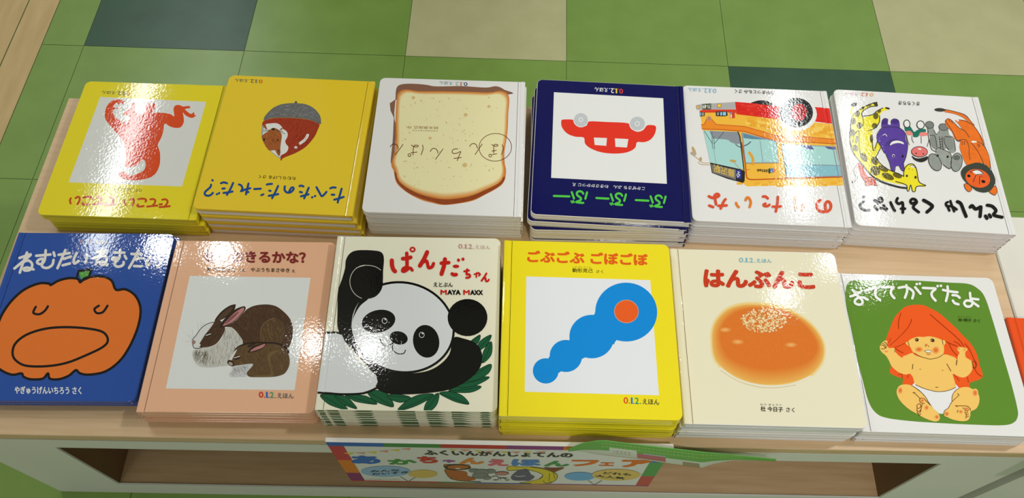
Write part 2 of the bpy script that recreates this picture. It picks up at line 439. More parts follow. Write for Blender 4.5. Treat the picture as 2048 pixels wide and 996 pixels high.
def front_cover(W, L, t, sp, mats, art=None, edge=None):
    bm = bmesh.new()
    board(bm, W, L, t-BT, t, sp, .0090, mi=len(mats)-1, top=0)
    prof = [(x, t+groove(x)) for x in (0,)+GX]+[(.0095, t)]
    prof += [(.0095, t-BT*.9), (.0078, t-BT*.95), (.0055, t-BT*.95), (0.0, t-BT*.95)]
    h = L/2
    a = [bm.verts.new(((-W/2+x) if sp < 0 else (W/2-x), -h, z)) for x, z in prof]
    b = [bm.verts.new(((-W/2+x) if sp < 0 else (W/2-x), h, z)) for x, z in prof]
    n = len(prof)
    for i in range(n):
        bm.faces.new((a[i], a[(i+1) % n], b[(i+1) % n], b[i]))
    for f in (bm.faces.new(a), bm.faces.new(b)): f.material_index = len(mats)-1
    bmesh.ops.recalc_face_normals(bm, faces=list(bm.faces))
    for f in bm.faces: f.smooth = False
    ml = list(mats)
    if edge:
        edge(bm, ml, W, L, t)
    if art:
        ab = art.bm; q = .0009
        for no, co in (((1, 0, 0), (W/2-q, 0, 0)), ((-1, 0, 0), (-W/2+q, 0, 0)), ((0, 1, 0), (0, L/2-q, 0)), ((0, -1, 0), (0, -L/2+q, 0))):
            bmesh.ops.bisect_plane(ab, geom=ab.verts[:]+ab.edges[:]+ab.faces[:], plane_co=co, plane_no=no, clear_outer=True)
        for x in GX:
            bmesh.ops.bisect_plane(ab, geom=ab.verts[:]+ab.edges[:]+ab.faces[:], plane_co=((-W/2+x) if sp < 0 else (W/2-x), 0, 0), plane_no=(1, 0, 0))
        off = len(ml); ml += art.mats
        mp = {}
        for v in ab.verts:
            d = (v.co.x+W/2) if sp < 0 else (W/2-v.co.x)
            mp[v] = bm.verts.new((v.co.x, v.co.y, v.co.z+t+groove(d)))
        for f in ab.faces:
            try: bm.faces.new([mp[v] for v in f.verts]).material_index = f.material_index+off
            except ValueError: pass
        ab.free()
    return bm, ml
def make_book(name, W, L, t, sp, cols, art=None, edge=None):
    """cols: front, back, spine, lining and hollow shade"""
    global BT
    BT = .41*t
    r = empty(name, (0, 0, 0))
    bm, ml = front_cover(W, L, t, sp, [ink(cols[0])]+([ink(cols[4])] if len(cols) > 4 else []), art, edge)
    link_mesh('front_cover', bm, ml, r)
    bm = bmesh.new(); s = (lambda x: -W/2+x) if sp < 0 else (lambda x: W/2-x)
    x0, x1 = sorted((s(.0026), s(W-.0028)))
    box(bm, x0, x1, -L/2+.0028, L/2-.0028, BT*.98, t-BT*.98)
    link_mesh('page_block', bm, M_PAGE, r)
    bm = bmesh.new(); board(bm, W, L, 0, BT, sp, .0012)
    ml = [ink(cols[1])]
    if edge: edge(bm, ml, W, L, BT)
    link_mesh('back_cover', bm, ml, r)
    bm = bmesh.new()
    n = 8; ring = []
    for i in range(n+1):
        z = .0004+(t-.0022)*i/n; k = math.sin(math.pi*i/n); ring.append((s(.0012-.0012*min(1, k*2.2)), z))
    for i in range(n, -1, -1): ring.append((s(.0023), .0004+(t-.0022)*i/n))
    a = [bm.verts.new((x, -L/2, z)) for x, z in ring]; b = [bm.verts.new((x, L/2, z)) for x, z in ring]
    for i in range(len(ring)): bm.faces.new((a[i], a[(i+1) % len(ring)], b[(i+1) % len(ring)], b[i]))
    bm.faces.new(a); bm.faces.new(b); bmesh.ops.recalc_face_normals(bm, faces=list(bm.faces))
    link_mesh('spine', bm, ink(cols[2]), r)
    bm = bmesh.new(); x0, x1 = sorted((s(.0023), s(.0072)))
    box(bm, x0, x1, -L/2+.0012, L/2-.0012, BT, t-BT)  # real red lining on some titles; elsewhere dark colour paints the hollow's shade
    tag(link_mesh('spine_lining_and_shade', bm, ink(cols[3], 'matt'), r), label='lining and painted shade inside the spine end')
    return r
def copy_book(src, loc, rz):
    c = src.copy(); COL.objects.link(c); c.location = loc; c.rotation_euler = (0, 0, rz)
    for ch in src.children:
        d = ch.copy(); COL.objects.link(d); d.parent = c
    return c
ORD = ['top', 'second', 'third', 'fourth', 'fifth', 'sixth']
W0, L0 = .1825984, .20
CORN = {1: [(169.7, 161.6), None, (393.5, 444), (73.2, 426.4)], 2: [(458, 146.5), (749.8, 166.9), (707.6, 435.2), (383.7, 414.2)],
 3: [(759.9, 153.9), (1049.3, 166.2), (1043.8, 434.9), (723.9, 421.4)], 4: [(1075.7, 159.3), (1366.6, 172.3), (1384, 447), (1059.9, 426.6)],
 5: [(1365.8, 170.4), (1652.9, 182.3), (1705.2, 455.6), (1384.5, 440.3)], 6: [(1665.3, 175.3), (1955.1, 196.5), (2035.7, 472.5), (1712.6, 448)],
 7: [(38, 466), (349, 465), (270.6, 804.8), None], 8: [(356.4, 484), (672.8, 482), (626, 824.4), (268.8, 825.3)],
 9: [(678, 474.5), (1002, 474.5), (994.3, 822.3), (625.8, 821.7)], 10: [(1010.4, 481.4), (1337.5, 489), (1365.5, 839.7), (996.4, 831.4)],
 11: [(1339.3, 497.7), (1671.5, 504.5), (1736.2, 857), (1367.9, 849.4)], 12: [None]*4}
POSE = {8: (-.2937, .3494, .0258, .0323, -.0083, .0022), 9: (-.1076, .3522, .0226, .0495, -.0004, .0014), 10: (.0772, .3474, .009, .0598, -.0063, -.0047),
 11: (.2632, .3503, .0094, .0474, .0058, .0008), 7: (-.4838, .3596, .0293, .0197, -.0087, .0085), 2: (-.2797, .5819, -.0165, .0432, .0107, -.0038),
 3: (-.0876, .5838, .0018, .0474, -.0009, -.0052), 4: (.1076, .5841, -.023, .0506, .0013, -.0023), 5: (.2912, .5874, -.0117, .0451, -.0037, -.0004),
 6: (.4812, .5892, -.0312, .0421, -.0004, .0055), 1: (-.4629, .5748, -.0014, .0324, .0104, -.0021), 12: (.4453, .3440, .003, .031, -.024, -.0925)}
def project(P):
    q = np.array(P)-np.array([0, 0, CAMH]); d = q@FWD
    return (CX+FPX*(q@RIGHT)/d, CY-FPX*(q@UP)/d)
def book_map(k):
    """survey point on the top cover of stack k -> millimetre-true position on that cover"""
    x, y, r, h, sw, sl = POSE[k]; w, l = W0*(1+sw), L0*(1+sl); c, s = math.cos(r), math.sin(r)
    loc = [(-w/2, l/2), (w/2, l/2), (w/2, -l/2), (-w/2, -l/2)]
    src = [CORN[k][i] or project((x+c*a-s*b, y+s*a+c*b, ZT+h)) for i, (a, b) in enumerate(loc)]
    H = hom(src, [(K*a, K*b) for a, b in loc])
    def f(p):
        v = H@np.array([p[0], p[1], 1.0]); return (v[0]/v[2], v[1]/v[2])
    return f, K*w, K*l
def stack(k, n, sp, cols, art, what, short, group, jit=None, edge=None, seed=0):
    x, y, r, h, sw, sl = POSE[k]; W, L = K*W0*(1+sw), K*L0*(1+sl); t = K*h/n
    rnd = random.Random(seed+k)
    top = make_book('picture_book', W, L, t, sp, cols, art, edge)
    loc = Wp(x, y, ZT); top.location = (loc.x, loc.y, loc.z+(n-1)*t); top.rotation_euler = (0, 0, r)
    tag(top, what+', topmost of its stack', 'book', group)
    plain = None
    for i in range(1, n):
        dx, dy, dr = jit[i-1] if jit and i-1 < len(jit) else (rnd.uniform(-.0009, .0009), rnd.uniform(-.001, .001), rnd.uniform(-.004, .004))
        l2 = (loc.x+dx, loc.y+dy, loc.z+(n-1-i)*t)
        if plain is None:
            plain = make_book('picture_book', W, L, t, sp, cols, None, edge); plain.location = l2; plain.rotation_euler = (0, 0, r+dr); b = plain
        else: b = copy_book(plain, l2, r+dr)
        nm = 'bottom' if i == n-1 else ORD[i]
        tag(b, '%s book in the stack under the %s' % (nm, short), 'book', group)
    return top

# ------------------------------------------------------------------ cover pictures
K_ = (14, 12, 14); WH = (238, 238, 236)
YL = (238, 220, 38); YL2 = (240, 206, 48); NAVY = (8, 8, 84); BLUE = (40, 82, 168); PINK = (240, 186, 150); CREAM = (240, 236, 212)
YL3 = (246, 226, 36); CREAM2 = (238, 231, 202); GRN = (98, 142, 46)

def art1(a):
    OR = (226, 76, 24)
    a.F('B1').poly((226, 226, 222), '392 180, 1000 210, 866 697, 217 663', 0)
    a.F('M1').poly(OR, '335 112, 300 97, 255 92, 205 105, 160 150, 138 205, 136 260, 150 300, 190 350, 235 405, 270 440, 305 490, 335 560, 350 640, 348 710, 340 770, 400 765, 450 755, 490 725, 518 690, 545 720, 545 770, 520 810, 450 840, 385 852, 340 815, 300 812, 272 832, 310 880, 410 900, 520 893, 610 868, 660 820, 690 740, 692 640, 680 590, 668 545, 700 480, 722 410, 735 338, 790 365, 850 380, 900 370, 928 320, 925 270, 918 225, 940 250, 985 275, 1020 278, 1052 255, 1035 250, 1030 222, 1000 240, 960 215, 940 190, 985 182, 990 165, 960 160, 920 165, 880 150, 840 155, 822 190, 830 262, 790 240, 720 228, 650 225, 605 232, 630 190, 635 140, 610 133, 595 160, 570 115, 545 150, 540 210, 500 235, 450 225, 430 200, 435 130, 405 133, 395 180, 345 205, 312 243, 360 250, 390 280, 350 318, 300 305, 250 280, 218 235, 215 205, 240 185, 288 180, 285 170, 235 178, 225 150, 250 125, 275 148, 285 125, 320 140, 318 122')
    a.F('B1').logo([(216, 80, 30), (40, 90, 170), (60, 70, 60), (60, 70, 80)], (562, 173), (400, 166), (562, 152))
    a.F('T1').text((30, 30, 20), 'はやしあきこ さく', (1385, 388), (905, 350), (1386, 328))
    c = (205, 72, 14)
    a.strokes(c, 34, '1700 650, 1780 646, 1878 636; 1745 522, 1800 517, 1838 545, 1828 590, 1788 640; 1700 600, 1708 610; 1732 596, 1740 604; 1485 637, 1580 628, 1662 622; 1540 513, 1590 508, 1625 535, 1610 585, 1575 625; 1325 510, 1385 498, 1445 505, 1468 530, 1455 552; 1330 598, 1312 622, 1360 635, 1425 625; 1105 520, 1100 560, 1113 603; 1195 518, 1230 495, 1255 520, 1255 560, 1225 620; 762 598, 860 590, 945 580; 850 465, 900 490, 900 540, 860 588; 772 560, 778 566; 548 582, 640 576, 732 568; 620 455, 670 462, 692 495, 645 570; 392 460, 450 450, 515 455, 543 480, 530 500; 388 550, 375 573, 430 585, 488 575; 180 470, 165 510, 178 558; 262 468, 300 447, 328 465, 328 510, 292 572')
def art2(a):
    a.F('A2').poly((168, 52, 24), '118 365, 230 328, 350 320, 500 324, 640 337, 760 357, 860 392, 922 430, 900 500, 860 590, 800 670, 740 735, 660 790, 560 840, 450 880, 400 905, 377 936, 355 890, 280 840, 210 780, 150 710, 110 640, 92 560, 98 450', kind='pencil')
    a.poly((168, 168, 170), '116 420, 98 460, 92 560, 110 640, 150 710, 210 780, 280 845, 352 895, 375 900, 350 850, 250 760, 160 640, 130 520', kind='pencil')
    a.poly((232, 232, 226), '150 410, 220 398, 290 395, 340 410, 380 445, 400 480, 440 505, 468 545, 462 600, 435 655, 450 700, 480 740, 470 790, 440 825, 380 855, 355 882, 290 840, 230 785, 150 660, 112 545, 120 480')
    a.poly((168, 92, 42), '150 412, 176 478, 150 482, 122 440', 0, 'pencil').poly((168, 92, 42), '350 490, 386 462, 396 485, 372 496', 0, 'pencil')
    a.poly((170, 92, 40), '210 490, 255 462, 300 470, 340 500, 378 545, 385 600, 372 690, 366 760, 368 820, 352 868, 318 835, 290 785, 240 785, 200 780, 150 715, 112 640, 97 585, 130 545, 172 520', kind='pencil')
    a.poly((120, 62, 30), '330 760, 352 772, 352 845, 326 812', 0, 'pencil')
    a.ell(K_, 132, 627, 13, 18).ell(K_, 330, 637, 15, 15)
    a.strokes((40, 20, 12), 6, '205 490, 115 494; 210 497, 108 520; 310 490, 400 517; 315 497, 432 552; 240 500, 262 492, 285 502; 262 492, 258 478')
    a.poly(K_, '232 478, 260 470, 290 480, 262 494')
    a.stroke((236, 234, 226), 40, '755 577, 720 640, 647 692').ell((236, 234, 226), 588, 750, 23, 20)
    a.poly((112, 112, 112), '122 345, 135 300, 190 235, 260 175, 350 135, 450 118, 560 115, 600 120, 700 130, 800 170, 880 235, 930 310, 942 380, 935 425, 860 390, 760 355, 640 335, 500 322, 350 318, 230 325, 128 352', kind='pencil')
    a.poly((96, 92, 84), '560 118, 570 88, 594 88, 602 120', 0)
    a.fur([(146, 146, 146), (160, 160, 160), (92, 92, 94)], '150 330, 260 190, 450 130, 700 145, 880 250, 925 390, 760 345, 500 315, 250 318', 110, 45, -20, 3)
    a.fur([(196, 84, 46), (140, 40, 20)], '480 340, 760 365, 900 440, 840 590, 700 750, 500 850, 490 740, 470 560', 110, 60, -60, 3)
    a.fur([(196, 122, 66), (140, 72, 30)], '150 560, 280 500, 375 560, 360 680, 250 770, 140 680', 70, 45, 60, 3)
    c = (12, 74, 146)
    a.F('T2').strokes(c, 28, '195 117, 202 123; 180 178, 170 210, 130 245, 97 280, 105 315, 150 325, 185 308, 205 287; 475 160, 440 240, 393 318; 348 291, 410 285, 468 274; 312 161, 350 150, 393 163; 332 234, 362 231; 257 308, 262 304; 285 296, 291 291; 680 172, 665 240, 648 315; 705 235, 640 250, 582 273, 600 240, 585 198, 552 182; 650 288, 682 285; 758 247, 845 244; 1075 212, 1040 290, 997 373; 952 341, 1020 330, 1078 320; 925 190, 960 184, 993 183; 958 272, 976 276; 853 331, 858 327; 876 323, 880 319; 1165 218, 1162 265, 1192 300, 1240 300, 1278 265, 1280 240, 1255 237, 1235 265, 1218 302; 1482 243, 1455 310, 1423 383; 1380 356, 1480 330; 1360 219, 1385 213, 1412 225; 1366 296, 1393 303; 1585 238, 1620 300, 1655 358, 1690 335, 1718 302; 1527 373, 1532 369; 1565 357, 1570 353; 1918 264, 1895 350, 1868 446; 1822 408, 1880 395, 1946 373; 1768 256, 1800 246, 1838 248; 1788 341, 1822 343')
    a.text((28, 24, 10), 'たむらしげる さく', (1308, 140), (812, 104), (1312, 96), .01)
    a.F('B2').logo([(208, 80, 30), (120, 120, 90), (90, 90, 80), (120, 120, 90)], (410, 100), (250, 90), (411, 79))
def art3(a):
    a.F('B3').poly((140, 100, 80), '228 200, 232 135, 255 110, 320 105, 400 112, 460 122, 600 122, 740 132, 800 125, 845 145, 855 175, 240 185, 236 350, 220 540, 204 545, 214 430, 220 300')
    out = '235 190, 245 155, 270 140, 300 138, 360 148, 500 150, 650 155, 760 160, 820 152, 860 165, 875 200, 870 280, 868 360, 862 420, 850 500, 852 560, 860 600, 855 650, 835 685, 790 715, 740 740, 680 770, 610 785, 510 795, 440 782, 380 765, 320 735, 270 700, 235 660, 222 600, 208 570, 212 540, 228 480, 232 400, 230 300'
    inn = '262 205, 275 172, 295 165, 330 165, 400 170, 500 172, 650 176, 750 180, 805 178, 838 190, 846 220, 842 290, 840 360, 832 420, 822 500, 824 560, 825 600, 812 635, 785 660, 740 685, 700 702, 650 716, 590 730, 510 735, 450 725, 395 712, 345 690, 300 655, 270 620, 255 585, 240 562, 242 540, 254 480, 260 400, 258 300'
    a.poly((214, 132, 66), out)
    a.poly((150, 72, 34), '226 600, 240 660, 300 720, 380 757, 440 775, 510 792, 610 782, 680 765, 740 738, 830 685, 855 640, 830 650, 780 690, 690 735, 600 757, 500 762, 400 742, 320 705, 262 650', kind='mottle')
    a.poly((196, 108, 52), '262 655, 330 712, 400 742, 500 758, 600 752, 690 730, 760 695, 700 705, 600 728, 500 738, 400 718, 330 690', kind='mottle')
    a.blend((222, 146, 74), (242, 233, 182), [(555+(x-555)*.985, 430+(y-430)*.985) if y < 560 else (555+(x-555)*.965, 430+(y-430)*(.985-.085*(y-560)/235)) for x, y in pts(out)], [(555+(x-555)*.93, 430+(y-430)*.93) if y < 560 else (555+(x-555)*.92, 430+(y-430)*(.93-.12*(y-560)/235)) for x, y in pts(out)], 9)
    P = pts(inn)
    for i in range(150):
        x, y = random.uniform(260, 830), random.uniform(175, 720)
        if inside((x, y), P):
            a.ell(random.choice([(226, 210, 148), (230, 216, 158), (214, 190, 126), (242, 232, 184)]), x, y, random.uniform(2, 8), random.uniform(1.5, 4), random.uniform(0, 90), n=8)
            if i % 25: a.k -= 1
    for x, y, r in ((628, 285, 11), (427, 415, 9), (625, 570, 14), (330, 185, 10), (760, 240, 9)): a.ell((220, 190, 130), x, y, r, r*.9, n=12)
    c = (104, 46, 20)
    a.F('T3').strokes(c, 11, '285 455, 220 545, 162 618; 85 490, 110 460, 150 448, 190 465, 205 500, 205 530; 592 470, 602 520, 590 570, 572 622; 415 468, 450 490, 505 500, 525 480, 490 470, 455 490, 445 560, 445 625; 410 590, 505 578; 915 535, 860 610, 800 695; 715 570, 745 530, 785 525, 820 550, 835 600; 1145 535, 1090 540, 1058 570, 1075 605, 1130 605, 1195 580, 1165 650, 1140 722; 1090 685, 1205 672; 1530 465, 1475 545, 1422 627; 1335 500, 1360 465, 1400 455, 1440 480, 1455 530; 1845 480, 1865 530, 1855 580, 1838 633; 1680 475, 1720 497, 1765 500, 1775 480, 1740 472, 1715 490, 1712 610; 1685 578, 1755 565; 1695 630, 1760 620')
    a.ring(c, 10, 387, 625, 22, 22).ring(c, 10, 1660, 647, 22, 22).ring(c, 9, 1737, 518, 256, 217)
    a.text((160, 108, 70), '柿木原政広 作', (838, 224), (345, 208), (838, 180)).text((150, 120, 80), 'かきのきはらまさひろ', (832, 262), (432, 250), (832, 240))
    a.F('B3').logo([(50, 60, 110), (210, 140, 110), (170, 190, 170), (140, 170, 180)], (637, 123), (477, 114), (637, 102))
def art4(a):
    a.F('B4').poly((236, 236, 234), '222 128, 842 160, 863 648, 203 610', 0)
    a.poly((234, 52, 36), '262 290, 275 281, 330 283, 345 305, 370 322, 405 315, 418 292, 520 295, 640 302, 655 330, 690 350, 725 342, 745 318, 760 312, 795 316, 801 335, 790 370, 765 398, 730 410, 692 410, 682 440, 650 462, 600 473, 530 473, 470 462, 420 440, 395 415, 388 383, 340 378, 295 360, 266 325')
    a.ell((236, 236, 234), 373, 283, 43, 42).ell((236, 236, 234), 694, 305, 47, 43).ell((198, 202, 206), 373, 283, 39, 38).ell((198, 202, 206), 694, 304, 43, 39)
    a.ring((240, 240, 240), 4, 373, 282, 10, 11).ring((240, 240, 240), 4, 693, 305, 12, 12)
    a.poly((236, 236, 234), '446 383, 520 386, 516 430, 450 425', 0).poly((236, 236, 234), '565 388, 642 392, 634 440, 568 436', 0)
    g = (84, 204, 70); a.F('T4')
    for dx, dy, bar in ((0, 0, '130 240, 372 250'), (614, 38, '797 278, 988 290'), (1246, 76, '1420 316, 1622 328')):
        for q in ('410 182, 445 283', '590 208, 570 180, 525 170, 490 195, 500 235, 550 275, 545 310, 480 338, 540 350, 590 353', '650 188, 623 288', '400 325, 418 350', '430 318, 447 343'):
            a.stroke(g, 33 if q[0] != '4' or q[:3] == '410' else 24, [(x+dx, y+dy) for x, y in pts(q)], keep=True)
        a.stroke(g, 33, bar)
    a.text((236, 236, 240), 'こかぜさち ぶん　わきさかかつじ え', (1562, 164), (415, 88), (1566, 112), .01)
    a.F('B4').logo([(240, 70, 50), (240, 210, 60), (240, 240, 240), (240, 240, 240)], (612, 135), (450, 127), (612, 108))
def art5(a):
    YB = (248, 190, 66); RD = (200, 66, 22); TE = (172, 218, 214); DK = (40, 38, 42)
    a.F('B5').poly(YB, '140 200, 345 195, 540 235, 800 270, 905 278, 925 360, 968 628, 770 630, 560 628, 410 632, 380 612, 215 555, 205 500, 160 310', 0)
    a.fur([(250, 206, 96), (244, 178, 52), (240, 170, 48)], '360 230, 560 250, 900 290, 910 350, 700 340, 420 290', 60, 40, 3, 16, 2)
    a.fur([(250, 206, 96), (244, 178, 52)], '400 600, 960 600, 966 626, 410 628', 25, 36, 0, 14, 2)
    a.poly((38, 34, 36), '436 162, 460 148, 490 144, 530 150, 556 172')
    a.poly((228, 38, 30), '342 152, 440 160, 580 178, 700 180, 800 182, 885 190, 905 278, 800 265, 560 248, 350 222', 0)
    a.fur([(232, 60, 44), (220, 30, 26)], '350 160, 570 185, 570 240, 356 216', 24, 34, 4, 12, 2)
    a.ell(WH, 698, 224, 107, 92).ell((34, 30, 32), 688, 214, 95, 84).ell((64, 50, 52), 700, 212, 56, 54).ell((206, 44, 48), 703, 212, 43, 48).ell((150, 30, 36), 705, 212, 22, 24).ell((206, 60, 60), 705, 212, 12, 13)
    for i in range(8): a.ell((110, 26, 30), 703+31*math.cos(i*.785), 212+35*math.sin(i*.785), 4, 4, n=8)
    a.poly((182, 178, 178), '120 172, 150 165, 342 153, 346 193, 125 197', 0)
    a.F('P5').poly((226, 60, 34), '135 362, 215 330, 1100 322, 1162 332, 1162 420, 860 402, 280 408, 140 392', 0)
    for q in ('48 225, 128 220, 128 288, 50 292', '603 170, 722 170, 722 266, 605 270'): a.poly((160, 112, 40), q, 0)
    for q in ('60 236, 116 232, 116 278, 60 282', '618 182, 708 182, 708 254, 620 258'): a.poly((252, 206, 80), q, 0)
    a.poly((72, 82, 62), '208 175, 446 160, 446 322, 215 326', 0).text((232, 232, 214), '71-89', (428, 290), (220, 298), (428, 190), .02)
    a.poly((30, 26, 26), '575 388, 600 380, 850 374, 872 400, 872 498, 600 502, 578 480').poly((152, 152, 146), '600 402, 660 396, 660 482, 606 484', 0).poly((150, 196, 228), '690 396, 746 395, 746 486, 690 488', 0).poly((150, 204, 232), '765 392, 845 390, 850 486, 767 488', 0)
    a.poly((30, 26, 26), '136 395, 255 393, 276 420, 270 500, 142 515', 0).poly((150, 196, 228), '140 405, 170 404, 172 496, 146 500', 0).poly((152, 152, 150), '190 404, 250 404, 255 490, 192 494', 0)
    a.poly((214, 62, 40), '955 395, 1080 395, 1090 556, 960 560', 0).poly((120, 140, 200), '960 397, 1010 397, 1010 456, 963 460', 0).poly((240, 220, 180), '965 462, 1006 460, 1006 550, 968 552', 0)
    up = '183 268, 215 268, 240 215, 300 215, 345 268, 480 278, 655 290, 830 340, 1010 392, 1273 402, 1655 433'; lo = '1672 485, 1273 462, 1010 455, 830 400, 655 345, 400 325, 190 318'
    a.F('U5').poly((242, 142, 40), up+','+lo, 0).stroke(RD, 6, up, sm=0).stroke(RD, 6, lo, sm=0)
    a.ell((206, 152, 120), 268, 204, 27, 28).ell((190, 132, 104), 268, 206, 17, 18)
    a.poly(TE, '205 335, 590 352, 602 380, 650 770, 280 690', 0)
    a.poly((142, 148, 158), '268 340, 580 353, 600 400, 608 480, 560 486, 500 462, 480 440, 430 432, 310 425', 0)
    a.strokes((74, 84, 96), 6, '430 350, 325 480; 215 340, 300 475; 318 398, 326 542; 298 345, 305 535').stroke((110, 120, 130), 3, '318 540, 340 690', sm=0)
    a.stroke((92, 98, 110), 10, '560 490, 600 517, 650 505, 724 462')
    a.stroke(DK, 12, '585 353, 605 400, 650 765', sm=0)
    a.poly((40, 36, 40), '278 688, 640 770, 662 790, 657 895, 640 914, 610 905, 470 868, 298 802', 0).poly((128, 122, 116), '286 708, 560 768, 560 882, 306 800', 0)
    a.poly((52, 60, 158), '565 770, 618 775, 620 868, 570 862', 0)
    a.strokes((236, 236, 240), 7, '578 812, 572 830, 585 845, 600 835; 590 800, 592 825, 606 825; 582 790, 600 798; 580 852, 582 854')
    a.text((222, 184, 80), '藤沢駅', (548, 858), (318, 790), (545, 772), .012)
    a.strokes((196, 162, 110), 5, '280 690, 200 690, 150 650, 95 610, 70 585; 285 712, 190 710, 150 690, 165 670').ell((200, 166, 112), 102, 560, 15, 52, -22).ell((186, 172, 150), 90, 590, 30, 16, 30).ell((190, 166, 120), 174, 650, 14, 22)
    a.stroke((200, 150, 60), 5, '540 685, 625 770, 715 765').ell((206, 164, 84), 530, 672, 36, 14, 8)
    a.poly(TE, '632 362, 830 415, 1005 458, 1030 690, 668 695', 0).poly((98, 140, 166), '640 366, 900 438, 740 432, 645 420', 0)
    a.stroke((152, 160, 176), 10, '632 362, 830 415, 1005 458, 1030 690, 668 695', closed=True, sm=0).stroke((152, 160, 176), 8, '828 450, 858 690', sm=0)
    a.stroke((92, 98, 110), 12, '655 505, 690 490, 724 462').stroke((232, 164, 58), 30, '710 582, 745 640, 750 700')
    a.stroke(RD, 9, '625 470, 665 700, 680 840, 700 868, 760 878, 1070 868, 1273 865, 1746 850')
    a.ell((52, 74, 60), 932, 782, 13, 30).ell((90, 140, 200), 958, 778, 16, 27).ell((232, 110, 50), 984, 776, 12, 22)
    a.text((40, 34, 30), 'おせちゅの', (912, 800), (795, 792), (912, 764), .02)
    a.F('B5').poly(TE, '605 395, 910 408, 948 575, 635 582', 0).poly((138, 194, 208), '622 507, 936 516, 948 575, 635 582', 0).stroke((134, 152, 166), 5, '622 506, 938 516', sm=0)
    for q in ('720 401, 775 403, 790 425, 745 420', '845 406, 912 410, 918 425, 870 422'): a.poly((92, 92, 154), q, 0)
    a.stroke((152, 160, 176), 5, '605 395, 910 408, 948 575, 635 582', closed=True, sm=0).stroke((152, 160, 176), 4, '897 408, 930 578', sm=0)
    c = (224, 80, 46); o = (232, 130, 42); a.F('T5')
    a.strokes(c, 36, '187 150, 235 172, 280 168, 325 145, 312 120, 285 122, 262 150, 275 205, 285 262; 192 277, 245 298; 413 192, 385 230, 348 318; 318 281, 428 276; 1128 162, 1120 260, 1100 362; 1058 296, 1168 293; 925 157, 960 157, 990 182; 1012 270, 985 288, 942 284, 935 265, 958 254')
    a.strokes(o, 34, '558 243, 570 275, 593 300; 688 205, 705 170, 735 178, 758 235, 742 300; 1380 145, 1357 200, 1365 260, 1378 345; 1465 265, 1475 300, 1455 342')
    a.stroke(c, 38, '1708 212, 1670 240, 1662 300, 1690 350, 1745 368, 1810 362, 1848 325, 1852 270, 1825 230, 1793 235, 1775 275, 1785 350')
    a.F('B5').text((70, 70, 70), 'みやまつともみ さく', (566, 113), (340, 104), (566, 92), .01).logo([(150, 190, 216)]*4, (237, 104), (77, 97), (237, 80))
